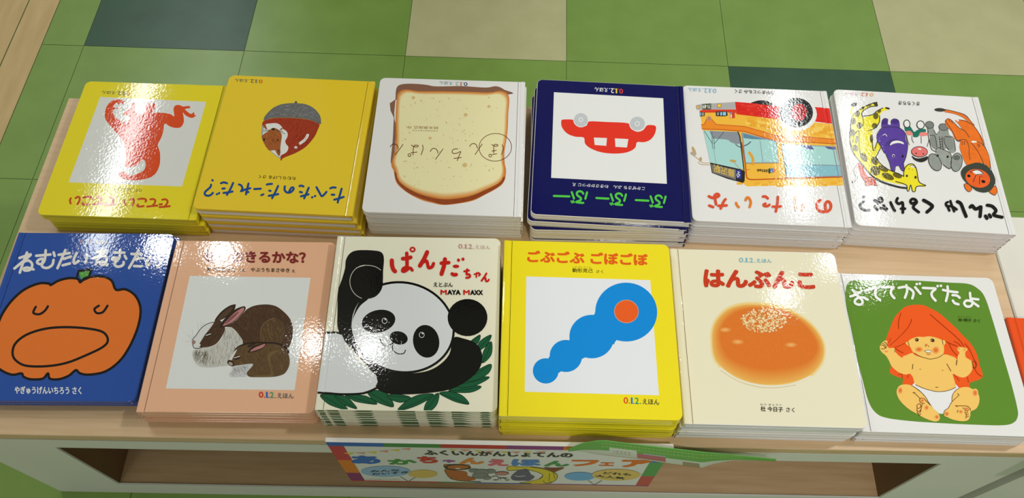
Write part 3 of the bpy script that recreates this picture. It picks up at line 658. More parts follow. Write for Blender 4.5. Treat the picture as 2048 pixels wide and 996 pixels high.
def art6(a):
    Yg = (246, 230, 44); DK = (52, 52, 50); SP = (108, 96, 30); PU = (92, 62, 160); GY = (152, 156, 150); ORG = (240, 116, 30)
    a.F('G6').stroke(Yg, 18, '122 185, 100 150, 120 100')
    a.stroke(DK, 22, '175 640, 140 700, 158 770, 122 812', kind=None).stroke((238, 226, 222), 14, '172 650, 142 700, 158 770, 126 808')
    a.poly((206, 78, 38), '180 628, 200 620, 215 660, 240 720, 270 765, 320 765, 352 840, 355 852, 300 845, 245 850, 235 810, 200 760, 178 700, 172 650').stroke((206, 78, 38), 12, '318 795, 370 785')
    a.strokes(DK, 5, '240 810, 245 850, 300 846, 355 852; 240 815, 260 775, 290 770; 205 765, 235 812; 330 790, 352 845').ell(DK, 270, 808, 6, 6).ell(DK, 310, 808, 6, 6)
    a.stroke(DK, 20, '92 340, 102 450, 128 530, 190 614, 250 694, 330 776, 430 828, 560 868, 630 878')
    a.poly(Yg, '345 62, 352 97, 280 105, 230 130, 205 160, 218 210, 235 200, 290 185, 340 150, 390 120, 440 108, 465 125, 450 135, 400 150, 370 190, 370 250, 345 300, 305 330, 310 400, 320 490, 345 440, 375 460, 385 490, 360 520, 340 580, 370 630, 420 680, 490 715, 550 745, 605 765, 605 690, 640 655, 690 650, 720 690, 745 770, 755 825, 815 855, 800 870, 730 865, 715 905, 690 905, 670 850, 655 905, 640 900, 630 850, 560 840, 480 820, 400 800, 330 765, 270 710, 215 640, 160 580, 120 510, 100 430, 98 340, 105 260, 110 195, 150 150, 220 100, 290 70')
    for x, y, rx, ry, r in ((125, 238, 25, 32, 0), (180, 278, 25, 30, 0), (165, 170, 22, 28, 10), (335, 190, 25, 32, 0), (325, 283, 27, 25, 20), (270, 90, 24, 11, -15), (210, 115, 17, 14, -20), (368, 148, 20, 13, -40), (145, 492, 24, 36, -35), (155, 410, 14, 36, 10), (225, 580, 28, 46, -30), (330, 615, 33, 42, -30), (335, 708, 42, 50, -45), (410, 690, 52, 24, 28), (455, 765, 62, 28, 25), (545, 757, 46, 24, 22), (296, 405, 15, 38, 0), (112, 345, 26, 34, 0)):
        a.ell(SP, x, y, rx, ry, r)
    a.ell(DK, 130, 80, 30, 18, -15).poly(DK, '305 64, 345 60, 354 96, 325 94', 0).poly(DK, '428 108, 466 118, 464 134, 424 124', 0)
    a.strokes(DK, 8, '345 62, 270 82, 200 118, 140 160, 112 195, 98 260, 98 340; 350 97, 280 105, 225 135, 202 165, 218 230, 212 280, 180 308; 210 190, 300 180, 345 145, 400 118; 370 190, 368 250, 330 305, 265 330; 120 440, 130 370, 160 335, 178 340, 180 450, 195 570; 300 370, 315 520, 350 440; 385 490, 350 560, 340 580; 340 580, 380 640, 450 695, 550 740, 605 765; 605 770, 608 710, 640 660, 690 652, 725 700, 750 820, 815 858, 730 865, 715 910, 690 910, 672 850, 655 905, 638 900, 630 850, 530 815')
    a.ell(DK, 635, 763, 10, 12).ell(DK, 717, 778, 11, 14).ell(WH, 688, 675, 24, 10, 10).stroke(DK, 5, '662 668, 690 664, 714 688').ell(DK, 655, 697, 4, 5).ell(DK, 688, 706, 3, 4)
    a.poly(PU, '395 240, 415 215, 450 225, 450 270, 480 275, 480 235, 510 222, 550 240, 560 300, 610 350, 620 420, 635 470, 630 560, 605 640, 610 712, 585 710, 560 670, 520 680, 515 722, 485 700, 470 640, 435 560, 415 540, 380 470, 350 430, 345 370, 380 320, 395 300', kind='mottle')
    a.ell((72, 46, 130), 420, 250, 28, 24).ell((72, 46, 130), 517, 250, 32, 19).poly((70, 44, 130), '450 480, 470 435, 510 415, 570 425, 608 470, 560 458, 500 462')
    a.poly(WH, '470 472, 490 438, 540 427, 590 442, 603 464, 560 452, 510 456')
    a.strokes(DK, 6, '345 375, 385 312, 470 298, 560 310, 615 360, 630 430, 640 480, 625 580, 603 640; 435 560, 470 640, 485 700, 515 720, 525 680; 560 668, 585 710, 610 712, 600 640; 350 430, 380 475, 420 545; 390 300, 395 240, 420 216, 450 228; 480 270, 482 236, 512 222, 550 240, 560 300; 430 480, 450 440, 480 420')
    a.ell(WH, 505, 570, 12, 14).ell(K_, 506, 572, 8, 10).ell(K_, 592, 577, 10, 12).stroke(WH, 6, '402 375, 425 365, 440 385')
    a.F('L6')
    for q in ('55 310, 85 305, 130 325, 125 345, 70 345', '180 340, 195 318, 270 328, 268 352, 205 358'): a.poly((240, 140, 130), q)
    a.poly((28, 116, 100), '40 265, 70 275, 95 260, 135 315, 170 295, 210 290, 245 290, 250 318, 195 325, 175 365, 130 365, 120 330, 90 303, 50 308')
    a.ell(WH, 62, 235, 30, 38, -12).ell(WH, 198, 248, 35, 40, -20).ring(DK, 9, 62, 235, 30, 38, -12).ring(DK, 9, 198, 248, 36, 40, -20)
    a.strokes(DK, 5, '60 350, 72 400, 90 445; 115 355, 115 390, 132 425; 205 365, 208 430; 275 355, 282 400, 265 465')
    a.ell((236, 120, 116), 190, 512, 78, 50, 5).poly((44, 40, 38), '115 553, 150 575, 190 580, 240 570, 272 560, 268 595, 220 618, 170 610, 130 585').ring(DK, 6, 190, 515, 80, 52, 5).ell(K_, 157, 530, 6, 8).ell(K_, 229, 537, 6, 8).ell(WH, 192, 487, 18, 8, 10)
    a.poly(GY, '250 235, 290 215, 325 245, 330 300, 352 338, 382 335, 385 250, 420 240, 465 265, 475 310, 485 350, 530 390, 550 510, 505 530, 470 490, 440 500, 430 560, 380 560, 360 490, 330 480, 300 420, 290 350, 265 290', kind='mottle')
    a.ell((126, 130, 126), 288, 250, 42, 34, 20).ell((126, 130, 126), 425, 275, 46, 34, 10).ell((140, 144, 138), 480, 430, 40, 75, -25).ell((140, 144, 138), 330, 420, 34, 70, -15)
    a.poly((158, 162, 156), '350 520, 372 482, 430 500, 500 540, 507 640, 492 690, 450 662, 415 640, 380 625, 355 575', kind='mottle')
    a.ell((150, 154, 148), 345, 622, 56, 92, -28, 'mottle').ell((150, 154, 148), 560, 625, 56, 92, 6, 'mottle').ell((100, 104, 100), 560, 580, 34, 26)
    a.ring(DK, 6, 345, 622, 56, 92, -28).ring(DK, 6, 560, 625, 56, 92, 6).ring(DK, 5, 425, 275, 46, 34, 10).ring(DK, 5, 288, 250, 42, 34, 20)
    a.strokes(DK, 6, '270 280, 275 350, 290 420, 310 490, 360 520; 350 500, 372 478, 430 500, 500 540, 507 640, 492 690, 430 650; 330 300, 355 345, 380 320; 385 370, 400 490; 412 370, 425 500; 388 395, 415 392; 390 420, 417 417; 393 445, 420 442; 396 470, 422 468; 430 380, 440 440, 480 500; 530 390, 548 510; 290 355, 340 360, 362 470; 440 370, 520 375')
    a.ell(DK, 370, 557, 14, 12).ell(K_, 470, 570, 11, 12)
    a.stroke(ORG, 24, '445 115, 540 135, 620 170, 680 220, 720 270').ell((60, 60, 54), 388, 103, 54, 17, 4)
    a.poly(ORG, '440 215, 468 192, 510 215, 560 270, 610 300, 575 245, 545 212, 600 205, 660 220, 715 260, 765 320, 812 390, 832 465, 800 430, 860 510, 890 590, 895 690, 830 640, 760 650, 680 665, 640 620, 600 520, 588 470, 590 420, 540 390, 510 320, 460 270', kind='mottle')
    a.strokes(DK, 6, '440 100, 540 125, 640 160, 700 230, 730 260; 445 215, 520 330, 560 410, 600 412; 446 212, 470 192, 510 215, 580 285, 640 320, 680 380; 545 210, 600 208, 700 250, 770 330, 830 465; 580 410, 620 400, 655 415, 680 480, 682 540, 692 600; 700 430, 760 510, 800 580, 830 650; 705 425, 760 425, 820 460, 880 560, 895 695; 610 420, 612 455; 632 418, 634 455; 765 445, 778 480; 780 450, 790 475; 480 205, 490 225; 505 218, 512 240')
    a.poly(WH, '702 432, 715 415, 760 424, 735 436').poly(WH, '548 208, 575 205, 570 224')
    for q in ('640 845, 680 848, 715 890, 690 922, 652 892', '890 922, 940 868, 968 910, 950 957, 920 950'): a.poly(ORG, q).stroke(DK, 5, q, closed=True)
    a.poly((62, 66, 58), '605 720, 640 670, 700 645, 770 633, 850 660, 910 720, 948 790, 942 850, 902 912, 840 932, 770 917, 720 882, 660 832, 618 780')
    a.ell((240, 98, 32), 772, 790, 126, 90, 18, 'mottle').ell(K_, 683, 765, 17, 14, 20).ell(K_, 828, 823, 21, 15, 20)
    a.poly(WH, '720 718, 770 707, 822 742, 812 754, 755 750').strokes(DK, 7, '718 716, 770 706, 824 744, 760 752; 755 755, 725 825; 790 770, 790 850; 695 720, 712 735; 805 765, 812 772')
    b = (16, 14, 16); a.F('T6')
    a.ell(b, 238, 135, 17, 16)
    a.strokes(b, 30, '240 190, 192 228, 200 270, 250 300, 305 300; 370 178, 420 205, 462 196, 462 165, 440 150, 418 168, 415 220; 372 255, 408 298; 482 240, 516 305; 445 278, 525 290')
    a.strokes(b, 34, '568 210, 590 260, 622 315; 655 160, 640 200, 672 230, 718 218, 722 340; 700 290, 748 292; 868 218, 832 228, 815 198, 838 172, 875 182, 893 215, 866 245, 852 282, 920 338')
    a.strokes(b, 42, '978 190, 1040 225, 1088 265, 1060 305, 1022 338; 1398 215, 1440 240, 1478 330, 1508 400; 1558 285, 1582 268, 1625 310, 1682 285; 1690 285, 1682 405')
    a.strokes(b, 30, '1278 218, 1255 235, 1270 268, 1330 272, 1390 312; 1310 205, 1332 270, 1360 335; 1272 262, 1300 325')
    a.strokes(b, 40, '1768 265, 1830 280, 1878 335, 1850 388, 1955 418; 1748 398, 1768 430; 1795 385, 1812 412')
    a.F('B6').text((70, 66, 66), 'きくちちき', (531, 167), (417, 160), (531, 146), .01).logo([(236, 190, 130), (236, 150, 130), (220, 140, 120), (236, 196, 214)], (284, 113), (129, 104), (285, 95))
def art7(a):
    P = '-25 560, 0 470, 40 400, 90 345, 140 310, 200 288, 245 290, 253 296, 290 275, 340 262, 385 265, 398 282, 420 262, 470 252, 520 255, 555 275, 575 318, 620 315, 665 340, 692 385, 698 440, 680 520, 640 610, 590 680, 520 730, 440 745, 395 738, 375 722, 340 750, 290 768, 245 765, 236 738, 210 765, 150 768, 115 755, 105 738, 60 745, 10 725, -25 690, -35 620'
    a.F('B7').poly((238, 122, 46), P).poly((92, 166, 74), '390 232, 452 222, 440 255, 404 272', 0).stroke(K_, 12, '380 262, 390 226, 454 218, 440 258, 402 276', closed=True, sm=0).stroke(K_, 12.5, P, closed=True)
    a.strokes(K_, 11.5, '178 405, 166 435, 195 442, 222 425, 238 402; 490 398, 468 415, 480 435, 510 430, 533 398').stroke(K_, 12, '62 640, 75 590, 130 545, 220 515, 320 506, 430 512, 510 530, 535 570, 510 605, 430 645, 330 685, 230 702, 130 700, 80 675', closed=True)
    a.F('T7').strokes((236, 232, 226), 33, '225 225, 180 340, 132 480; 130 295, 270 248, 205 310, 65 428; 150 362, 235 325, 288 370, 265 440, 195 452, 185 428, 230 415, 305 438; 340 265, 520 247; 460 195, 445 320, 400 370, 352 352, 368 318, 425 305, 412 395, 475 418, 540 380, 558 315; 560 220, 572 265; 622 250, 762 226; 708 190, 660 300, 607 420; 685 302, 778 270; 672 383, 765 358; 850 225, 815 305, 822 358, 878 325; 975 245, 975 300, 958 348; 1175 165, 1140 255, 1092 370; 1100 215, 1232 190, 1150 255, 1055 290; 1125 282, 1215 258, 1228 320, 1200 370, 1150 362, 1155 338, 1205 335, 1238 380; 1325 215, 1455 215; 1405 180, 1390 285, 1345 315, 1302 300, 1315 278, 1372 292, 1330 365, 1380 395, 1440 370, 1448 335; 1462 255, 1482 292; 1548 230, 1670 235; 1635 185, 1580 300, 1517 410; 1605 305, 1640 285, 1702 285; 1582 385, 1675 387; 1782 265, 1737 345, 1750 378, 1785 350; 1915 295, 1918 345, 1880 390')
    a.logo([(120, 60, 110), (150, 206, 196), (216, 112, 132), (220, 212, 110)], (885, 52), (1262, 55), (885, 110))
    a.F('B7').text((240, 240, 238), 'やぎゅうげんいちろう さく', (70, 803), (402, 806), (70, 842), .02)
def art8(a):
    a.F('B8').poly((232, 234, 232), '303 207, 900 207, 815 766, 175 766', 0)
    D, D2, L_ = (78, 54, 38), (56, 38, 28), (112, 88, 58)
    a.F('R8')
    a.strokes((150, 146, 136), 2, '85 500, 30 450; 85 505, 10 520; 95 480, 80 390; 100 470, 30 440; 150 400, 145 300; 180 380, 180 290; 195 340, 215 300')
    a.poly(D, '400 360, 480 330, 560 280, 640 200, 690 150, 760 115, 850 98, 940 98, 1020 120, 1100 180, 1160 250, 1190 340, 1185 450, 1160 530, 1110 580, 900 560, 700 560, 620 540, 560 400, 480 350')
    a.fur([(54, 36, 26), (108, 78, 54), (88, 62, 42)], '500 340, 700 160, 850 105, 1000 120, 1120 210, 1185 340, 1180 450, 1110 570, 700 555, 630 530', 420, 42, 60, 3.5)
    a.poly((90, 66, 42), '835 470, 830 400, 850 330, 910 270, 980 240, 1060 270, 1100 340, 1100 430, 1060 520, 1000 560, 840 550')
    a.fur([L_, (126, 100, 64), (74, 52, 34)], '840 460, 860 320, 950 250, 1060 290, 1090 420, 1020 540, 850 540', 150, 40, 75, 3.5).stroke((128, 102, 66), 7, '838 480, 836 400, 856 330, 912 275, 985 246')
    a.poly(D2, '330 290, 370 220, 430 160, 500 115, 560 100, 562 120, 550 155, 500 210, 420 265').poly((86, 64, 46), '350 285, 400 215, 470 155, 530 130, 500 190, 420 255')
    a.poly((205, 203, 196), '440 370, 500 350, 550 380, 590 430, 635 500, 620 570, 540 640, 480 720, 470 775, 380 785, 330 795, 250 800, 160 790, 110 750, 80 680, 85 620, 130 600, 200 585, 300 560, 380 510, 420 440')
    a.fur([(176, 172, 160), (226, 226, 224), (190, 186, 174), (150, 144, 130)], '440 380, 540 380, 630 500, 560 620, 470 770, 250 795, 100 740, 90 620, 300 570, 400 490', 330, 55, 100, 3)
    a.fur([(120, 112, 96), (96, 86, 70)], '90 620, 180 600, 260 620, 250 740, 230 795, 110 740', 90, 50, 110, 3)
    a.poly(D, '320 300, 380 275, 430 325, 442 380, 410 450, 350 530, 270 570, 180 580, 150 560, 170 520, 215 450, 260 390')
    a.fur([D2, (100, 76, 54), (66, 46, 32)], '320 320, 400 300, 430 380, 340 520, 200 570, 230 450', 130, 32, 130, 3)
    a.poly((222, 222, 220), '322 300, 250 320, 180 370, 130 440, 80 500, 75 540, 95 588, 130 585, 172 555, 150 520, 200 460, 262 390')
    a.poly((160, 128, 118), '75 525, 90 500, 118 515, 110 540, 85 550').strokes((46, 32, 26), 7, '85 550, 100 588, 150 590, 190 580; 322 300, 250 320, 180 370, 130 440, 80 500')
    a.poly((50, 34, 26), '225 440, 260 415, 300 425, 290 450, 235 465').stroke((226, 222, 214), 9, '236 448, 262 437, 286 430')
    a.poly(D2, '388 362, 400 310, 450 250, 520 180, 590 140, 655 120, 672 135, 665 165, 610 230, 530 300, 450 345').poly((196, 132, 130), '420 340, 470 275, 555 190, 640 138, 655 145, 650 170, 590 240, 510 305').poly((130, 84, 84), '440 320, 500 250, 560 200, 600 180, 550 240, 480 300')
    B = (98, 74, 48)
    a.poly((44, 30, 22), '545 600, 600 552, 700 520, 800 512, 930 510, 1030 520, 1110 560, 1150 620, 1100 640, 1000 560, 700 560, 560 640')
    a.poly(B, '560 590, 620 560, 690 540, 800 530, 920 528, 1010 535, 1090 570, 1130 620, 1152 700, 1142 780, 1100 850, 1040 880, 960 895, 800 900, 700 895, 680 850, 730 790, 740 750, 640 770, 560 785, 500 775, 480 735, 520 660')
    a.fur([(126, 98, 64), (72, 54, 38), (112, 86, 56)], '560 610, 700 550, 920 535, 1080 570, 1145 700, 1090 850, 960 890, 700 890, 740 760, 560 780, 520 700', 330, 36, 70, 3)
    a.poly((116, 92, 58), '905 700, 915 650, 960 610, 1040 600, 980 640, 940 690, 950 790, 970 860, 960 890, 790 895, 770 880, 930 870, 935 800')
    a.poly((222, 222, 220), '572 600, 535 630, 498 690, 476 722, 505 728, 525 690').poly((208, 208, 208), '520 790, 600 770, 740 755, 722 800, 682 830, 668 890, 590 895, 510 900, 484 880, 490 850, 530 840')
    a.fur([(150, 148, 150), (180, 180, 180), (120, 116, 114)], '530 790, 700 770, 670 880, 560 890, 500 870', 60, 34, 60, 3)
    a.poly((60, 44, 32), '462 740, 480 715, 520 725, 540 770, 520 785, 480 770').poly((176, 160, 146), '480 740, 515 745, 520 775, 485 768').poly(D2, '535 690, 560 665, 605 672, 600 700, 550 712').stroke((222, 216, 206), 9, '540 690, 570 682, 600 674')
    a.poly((50, 36, 28), '690 560, 720 540, 780 530, 760 545, 700 575').poly((50, 36, 28), '695 630, 705 600, 740 565, 800 540, 895 524, 890 545, 850 585, 780 615').poly((190, 128, 126), '715 620, 760 580, 830 550, 885 532, 860 570, 790 600')
    a.F('T8').text((132, 34, 34), 'もうおきるかな？', (82, 112), (1888, 108), (82, 318), .035)
    a.text((30, 22, 18), 'まつのまさこ', (140, 405), (640, 405), (140, 478), .012).text((30, 22, 18), 'ぶん', (700, 422), (822, 422), (700, 476), .01).text((30, 22, 18), 'やぶうちまさゆき', (915, 403), (1600, 403), (915, 474), .012).text((30, 22, 18), 'え', (1640, 425), (1700, 425), (1640, 474), .01)
    a.F('B8').logo([(214, 50, 34), (40, 110, 190), (90, 160, 110), (120, 116, 110)], (637, 776), (810, 779), (637, 806), .02)
def art9(a):
    G, GD = (22, 92, 58), (10, 50, 34); PW = (226, 229, 230); BK = (12, 11, 12)
    a.F('B9')
    leaves = ['70 805, 150 800, 175 840, 200 878, 130 860, 95 840', '140 808, 195 812, 225 840, 245 872, 180 850', '195 805, 290 808, 345 848, 250 838, 215 822', '300 785, 350 780, 400 800, 425 860, 350 840, 315 815', '395 805, 440 797, 505 810, 500 826, 460 838, 415 825', '445 878, 490 830, 550 800, 620 795, 590 825, 520 860', '575 880, 590 830, 645 790, 640 840, 610 875', '650 790, 700 782, 760 800, 795 842, 740 835, 690 815', '695 780, 760 752, 855 755, 800 785', '730 750, 800 718, 895 708, 840 745, 770 762', '770 725, 830 680, 902 645, 890 690, 820 728', '860 640, 868 580, 905 535, 904 600', '830 575, 855 530, 905 503, 885 550, 845 580', '795 545, 850 503, 838 545']
    for q in leaves:
        p = pts(q); a.poly(G, q); tip = max(p, key=lambda v: math.dist(v, p[0]))
        a.stroke(GD, 3, [p[0], ((p[0][0]+tip[0])/2+4, (p[0][1]+tip[1])/2+3), tip]).stroke(GD, 3, q, closed=True)
    a.poly(BK, '205 150, 225 118, 260 103, 330 102, 375 110, 388 140, 383 200, 378 260, 340 330, 280 345, 245 400, 230 460, 250 560, 330 640, 450 690, 560 690, 640 660, 700 600, 720 520, 770 522, 830 545, 858 590, 855 650, 820 700, 760 745, 690 775, 600 790, 500 798, 400 796, 345 770, 340 730, 300 660, 235 590, 185 530, 160 480, 160 400, 165 300, 185 240, 200 190')
    a.poly(PW, '95 505, 140 502, 178 508, 200 560, 270 645, 342 705, 350 740, 330 772, 270 793, 180 800, 52 795, 70 650', 0)
    a.strokes(BK, 10, '92 504, 140 500, 182 507; 48 794, 110 797, 180 801, 280 795, 345 768')
    a.ell(PW, 472, 472, 251, 216, 8).stroke(BK, 11, [p for p in ellpts(472, 472, 251, 218, 8, 60)], True, 0)
    a.ell(BK, 302, 255, 80, 82).stroke((206, 204, 186), 3, [(302+80*math.cos(t), 255+82*math.sin(t)) for t in [math.radians(d) for d in range(-95, -300, -10)]], sm=0).stroke((206, 204, 186), 3, '255 187, 300 174, 345 180, 372 196')
    a.poly(BK, '282 330, 250 380, 225 460, 240 420, 270 370, 310 335').ell(BK, 790, 420, 97, 90, -8)
    a.ell(BK, 358, 443, 83, 54, -14).ell(BK, 588, 538, 64, 80, -8)
    a.ring(PW, 2.5, 387, 441, 12, 13).ell(PW, 391, 434, 4, 4, n=10).ring(PW, 2.5, 567, 507, 12, 13).ell(PW, 571, 500, 4, 4, n=10)
    a.ell(BK, 455, 523, 44, 32, 12).strokes(BK, 4.5, '365 530, 375 553, 400 562, 425 548; 427 546, 425 580, 450 600, 478 598, 487 582')
    c = (206, 36, 28); a.F('T9')
    a.stroke(c, 70, '128 345, 130 420, 150 490, 178 520').stroke(c, 58, '375 222, 378 330, 378 440').stroke(c, 62, '308 312, 380 305, 440 288').stroke(c, 50, '378 445, 320 470, 300 510, 325 522, 370 500, 415 465, 440 470, 462 500').ring(c, 27, 472, 160, 36, 32)
    a.stroke(c, 68, '712 200, 660 310, 590 425').stroke(c, 54, '650 360, 700 345, 718 400, 735 455, 790 440, 815 385')
    a.stroke(c, 68, '1005 312, 985 430, 945 555').stroke(c, 58, '942 378, 1068 367').ell(c, 1185, 427, 53, 28).stroke(c, 60, '1122 552, 1150 566, 1188 562').ell(c, 1228, 325, 25, 27).ell(c, 1302, 308, 25, 27)
    a.stroke(c, 32, '1322 507, 1400 492').stroke(c, 36, '1370 475, 1360 555, 1400 555, 1418 585, 1395 608, 1355 612')
    a.strokes(c, 25, '1488 555, 1550 532, 1585 552, 1562 578; 1528 530, 1520 602; 1555 525, 1562 545').stroke(c, 32, '1688 537, 1650 600, 1608 658').stroke(c, 30, '1645 622, 1672 612, 1680 665, 1710 662, 1728 638')
    a.text(BK, 'えとぶん', (812, 695), (1130, 695), (812, 768), .02)
    for q, cc, u0, u1 in (('M', c, 0, .15), ('AYA', BK, .16, .475), ('M', c, .535, .69), ('AXX', BK, .70, 1)): a.text(cc, q, (925, 815), (1628, 812), (925, 898), .05, u0, u1)
    a.logo([(206, 150, 150), (206, 150, 150), (200, 146, 146), (212, 186, 176)], (1228, 60), (1752, 66), (1228, 134))
def art10(a):
    B = (10, 140, 222); a.F('B10').poly((234, 236, 240), '175 197, 760 213, 800 757, 164 742', 0)
    for x, y, rx, ry in ((646, 364, 146.5, 139), (483, 480, 106, 103), (360, 572, 77, 76), (264, 643, 61, 60)): a.ell(B, x, y, rx, ry, n=48); a.k -= 1
    a.k += 1
    for q in ('488 379, 496 374, 500 362, 506 340, 640 480, 602 495, 592 506, 588 518, 560 500', '376 500, 378 488, 382 470, 460 545, 450 580, 437 585, 430 598, 410 570', '276 582, 283 575, 288 562, 345 640, 332 648, 322 655'): a.poly(B, q, 0)
    a.ell((236, 160, 120), 647, 361, 58, 55).ell((238, 96, 34), 647, 361, 55.5, 52.5)
    a.F('T10').text((232, 98, 24), 'ごぶごぶ ごぼごぼ', (118, 160), (1936, 208), (118, 342), .045)
    k = (40, 36, 10)
    a.text(k, '駒形克己', (800, 428), (1110, 434), (800, 492), .015).text(k, 'こま がた かつ み', (805, 400), (1085, 405), (805, 417)).text(k, 'さく', (1160, 455), (1268, 458), (1160, 500), .01)
    a.F('B10').logo([(226, 70, 30), (20, 130, 200), (40, 150, 90), (70, 70, 50)], (632, 766), (801, 772), (632, 797), .02)
def art11(a):
    a.F('B11')
    out = '220 480, 225 420, 250 370, 300 325, 370 303, 450 302, 530 310, 600 335, 680 385, 730 440, 757 500, 755 560, 730 610, 680 655, 600 685, 510 697, 420 690, 340 660, 270 615, 230 560'
    big = [(487+(x-487)*1.04, 500+(y-500)*1.05) for x, y in pts(out)]
    inn = '262 465, 270 420, 295 380, 340 345, 400 328, 460 326, 530 335, 590 355, 650 395, 695 445, 722 495, 716 535, 690 570, 640 595, 570 610, 500 615, 430 610, 365 592, 305 560, 275 515'
    a.blend(CREAM2, (240, 206, 130), big, out, 3)
    a.stroke((236, 230, 212), 9, '262 612, 335 662, 430 690, 520 697, 610 684, 690 650').stroke((210, 190, 140), 2.5, '262 622, 340 670, 430 698, 520 704, 620 690')
    a.blend((236, 178, 88), (226, 120, 42), [(487+(x-487)*.985, 490+(y-490)*.96) for x, y in pts(out)], inn, 10)
    a.fur([(230, 130, 52), (220, 116, 40), (234, 140, 64)], inn, 520, 8, 70, 1.5, 70)
    for x, y in ((345, 487), (598, 500), (285, 430)): a.spot((230, 136, 58), (242, 180, 110), x, y, 30, 13)
    n = 0
    while n < 430:
        x, y = random.uniform(350, 590), random.uniform(320, 450)
        if ((x-468)/108)**2+((y-384)/58)**2 > 1: continue
        a.ell(random.choice([(246, 216, 160), (238, 196, 130), (250, 230, 186), (214, 150, 84)]), x, y, 5, 3.2, random.uniform(0, 180), n=8); n += 1
        if n % 22: a.k -= 1
    a.F('T11').text((204, 58, 28), 'はんぶんこ', (56, 320), (1885, 348), (56, 622), .05)
    a.logo([(130, 186, 204)]*4, (645, 128), (1186, 135), (645, 205))
    k = (46, 42, 34); a.F('B11').text(k, '杜 今日子', (452, 791), (558, 795), (452, 815), .015).text(k, 'さく', (573, 796), (613, 798), (573, 818), .01).text(k, 'もり きょうこ', (450, 779), (552, 781), (450, 787))
def art12(a):
    SK, LN, RD, OC = (250, 202, 108), (92, 56, 22), (168, 44, 14), (246, 92, 28)
    a.F('B12').poly(GRN, '80 140, 95 95, 135 79, 250 78, 450 82, 620 92, 720 98, 770 120, 810 165, 850 280, 900 450, 950 620, 980 740, 985 790, 965 825, 910 840, 780 838, 600 830, 420 818, 290 800, 235 770, 200 710, 170 600, 140 480, 110 330, 85 210')
    a.F('H12').poly(OC, '245 640, 260 560, 300 450, 370 280, 450 180, 530 110, 620 80, 720 72, 830 82, 920 125, 1010 170, 1110 240, 1220 340, 1320 430, 1420 540, 1510 630, 1580 720, 1640 840, 1680 996, 1724 1185, 1530 1270, 1519 1345, 1300 1345, 647 1307, 506 1291, 506 1211, 400 1170, 302 1110, 322 1012, 300 860')
    a.poly(SK, '500 890, 560 845, 650 812, 700 850, 930 905, 1120 838, 1220 850, 1330 915, 1300 1100, 1265 1130, 1310 1290, 1300 1345, 1160 1395, 1020 1405, 880 1380, 740 1330, 690 1300, 655 1180, 600 1100')
    a.poly(SK, '150 740, 165 680, 220 625, 275 630, 305 690, 310 725, 350 730, 390 760, 400 810, 500 890, 640 900, 652 1081, 614 1124, 539 1141, 431 1103, 334 1017, 286 920, 240 850, 180 800')
    a.poly(SK, '1340 740, 1380 720, 1480 740, 1490 770, 1460 800, 1465 870, 1500 900, 1560 945, 1568 1060, 1508 1151, 1422 1189, 1325 1157, 1255 1119, 1150 1000, 1220 870, 1330 910, 1345 860, 1370 810, 1350 780')
    a.poly(SK, '545 650, 580 636, 640 590, 740 562, 820 566, 900 555, 1000 570, 1110 612, 1150 620, 1160 660, 1132 700, 1135 760, 1120 830, 1050 880, 930 905, 830 890, 740 855, 660 800, 610 710, 570 690')
    a.spot(SK, (232, 106, 44), 750, 758, 78, 52).spot(SK, (232, 106, 44), 1008, 770, 72, 72).spot(SK, (226, 120, 56), 865, 690, 30, 30).spot(SK, (232, 130, 70), 250, 790, 34, 18).spot(SK, (232, 150, 84), 1450, 762, 26, 26)
    a.poly(OC, '270 690, 300 560, 560 500, 740 540, 900 535, 1100 590, 1345 700, 1300 690, 1150 622, 1110 612, 1000 572, 900 556, 820 566, 740 563, 640 592, 545 650, 420 715, 300 735')
    a.strokes(LN, 8, '680 812, 760 862, 860 893, 930 907, 1050 880, 1115 838; 580 642, 602 697; 1106 615, 1120 685; 845 692, 855 712; 892 700, 900 716; 1330 920, 1320 1000')
    a.ell((78, 46, 20), 718, 613, 27, 24, 20).ell((78, 46, 20), 958, 622, 30, 24, 20).ell((236, 200, 150), 706, 607, 7, 6, n=10).ell((236, 200, 150), 946, 616, 7, 6, n=10).stroke((60, 36, 16), 6, '685 605, 715 588, 742 605').stroke((60, 36, 16), 6, '925 605, 960 596, 985 615')
    a.poly((240, 236, 220), '842 778, 885 772, 940 778, 925 800, 885 808, 855 798').strokes(LN, 6, '828 785, 885 770, 945 782; 850 795, 885 810, 925 800').stroke((190, 80, 40), 9, '870 830, 900 836, 925 828')
    a.strokes(LN, 8, '165 690, 205 700, 240 740; 190 665, 230 690, 250 730; 215 645, 250 665, 268 705; 175 745, 205 752, 240 735, 245 715; 385 760, 380 800; 1365 742, 1360 750')
    a.strokes(RD, 9, '475 200, 445 290, 435 370, 440 445; 632 295, 625 340, 560 450, 420 595, 305 695; 920 222, 1100 378, 1300 550, 1390 640, 1440 715; 1455 670, 1520 755, 1580 880, 1625 1000, 1600 1050, 1570 1020; 1155 635, 1240 675, 1332 710; 1210 670, 1260 770, 1338 855; 385 722, 460 700, 530 662; 385 740, 450 785, 510 812; 318 585, 305 625, 285 655; 1285 635, 1340 660, 1400 715; 1600 1050, 1650 1130, 1712 1172')
    a.F('F12').strokes(RD, 7, '400 215, 450 200, 460 265; 545 210, 530 258; 1195 205, 1270 298; 1385 245, 1400 318')
    a.poly((238, 236, 236), '640 318, 645 355, 750 400, 850 430, 950 452, 1100 440, 1215 395, 1212 340, 1265 400, 1210 445, 1170 510, 1160 590, 1110 680, 1050 740, 1040 768, 980 765, 900 690, 850 620, 780 520, 690 430, 593 362', 0)
    a.poly(SK, '375 460, 390 400, 430 360, 500 348, 580 362, 680 430, 780 520, 850 630, 900 690, 960 750, 988 800, 985 850, 940 875, 880 868, 780 830, 660 765, 550 700, 450 610, 395 530')
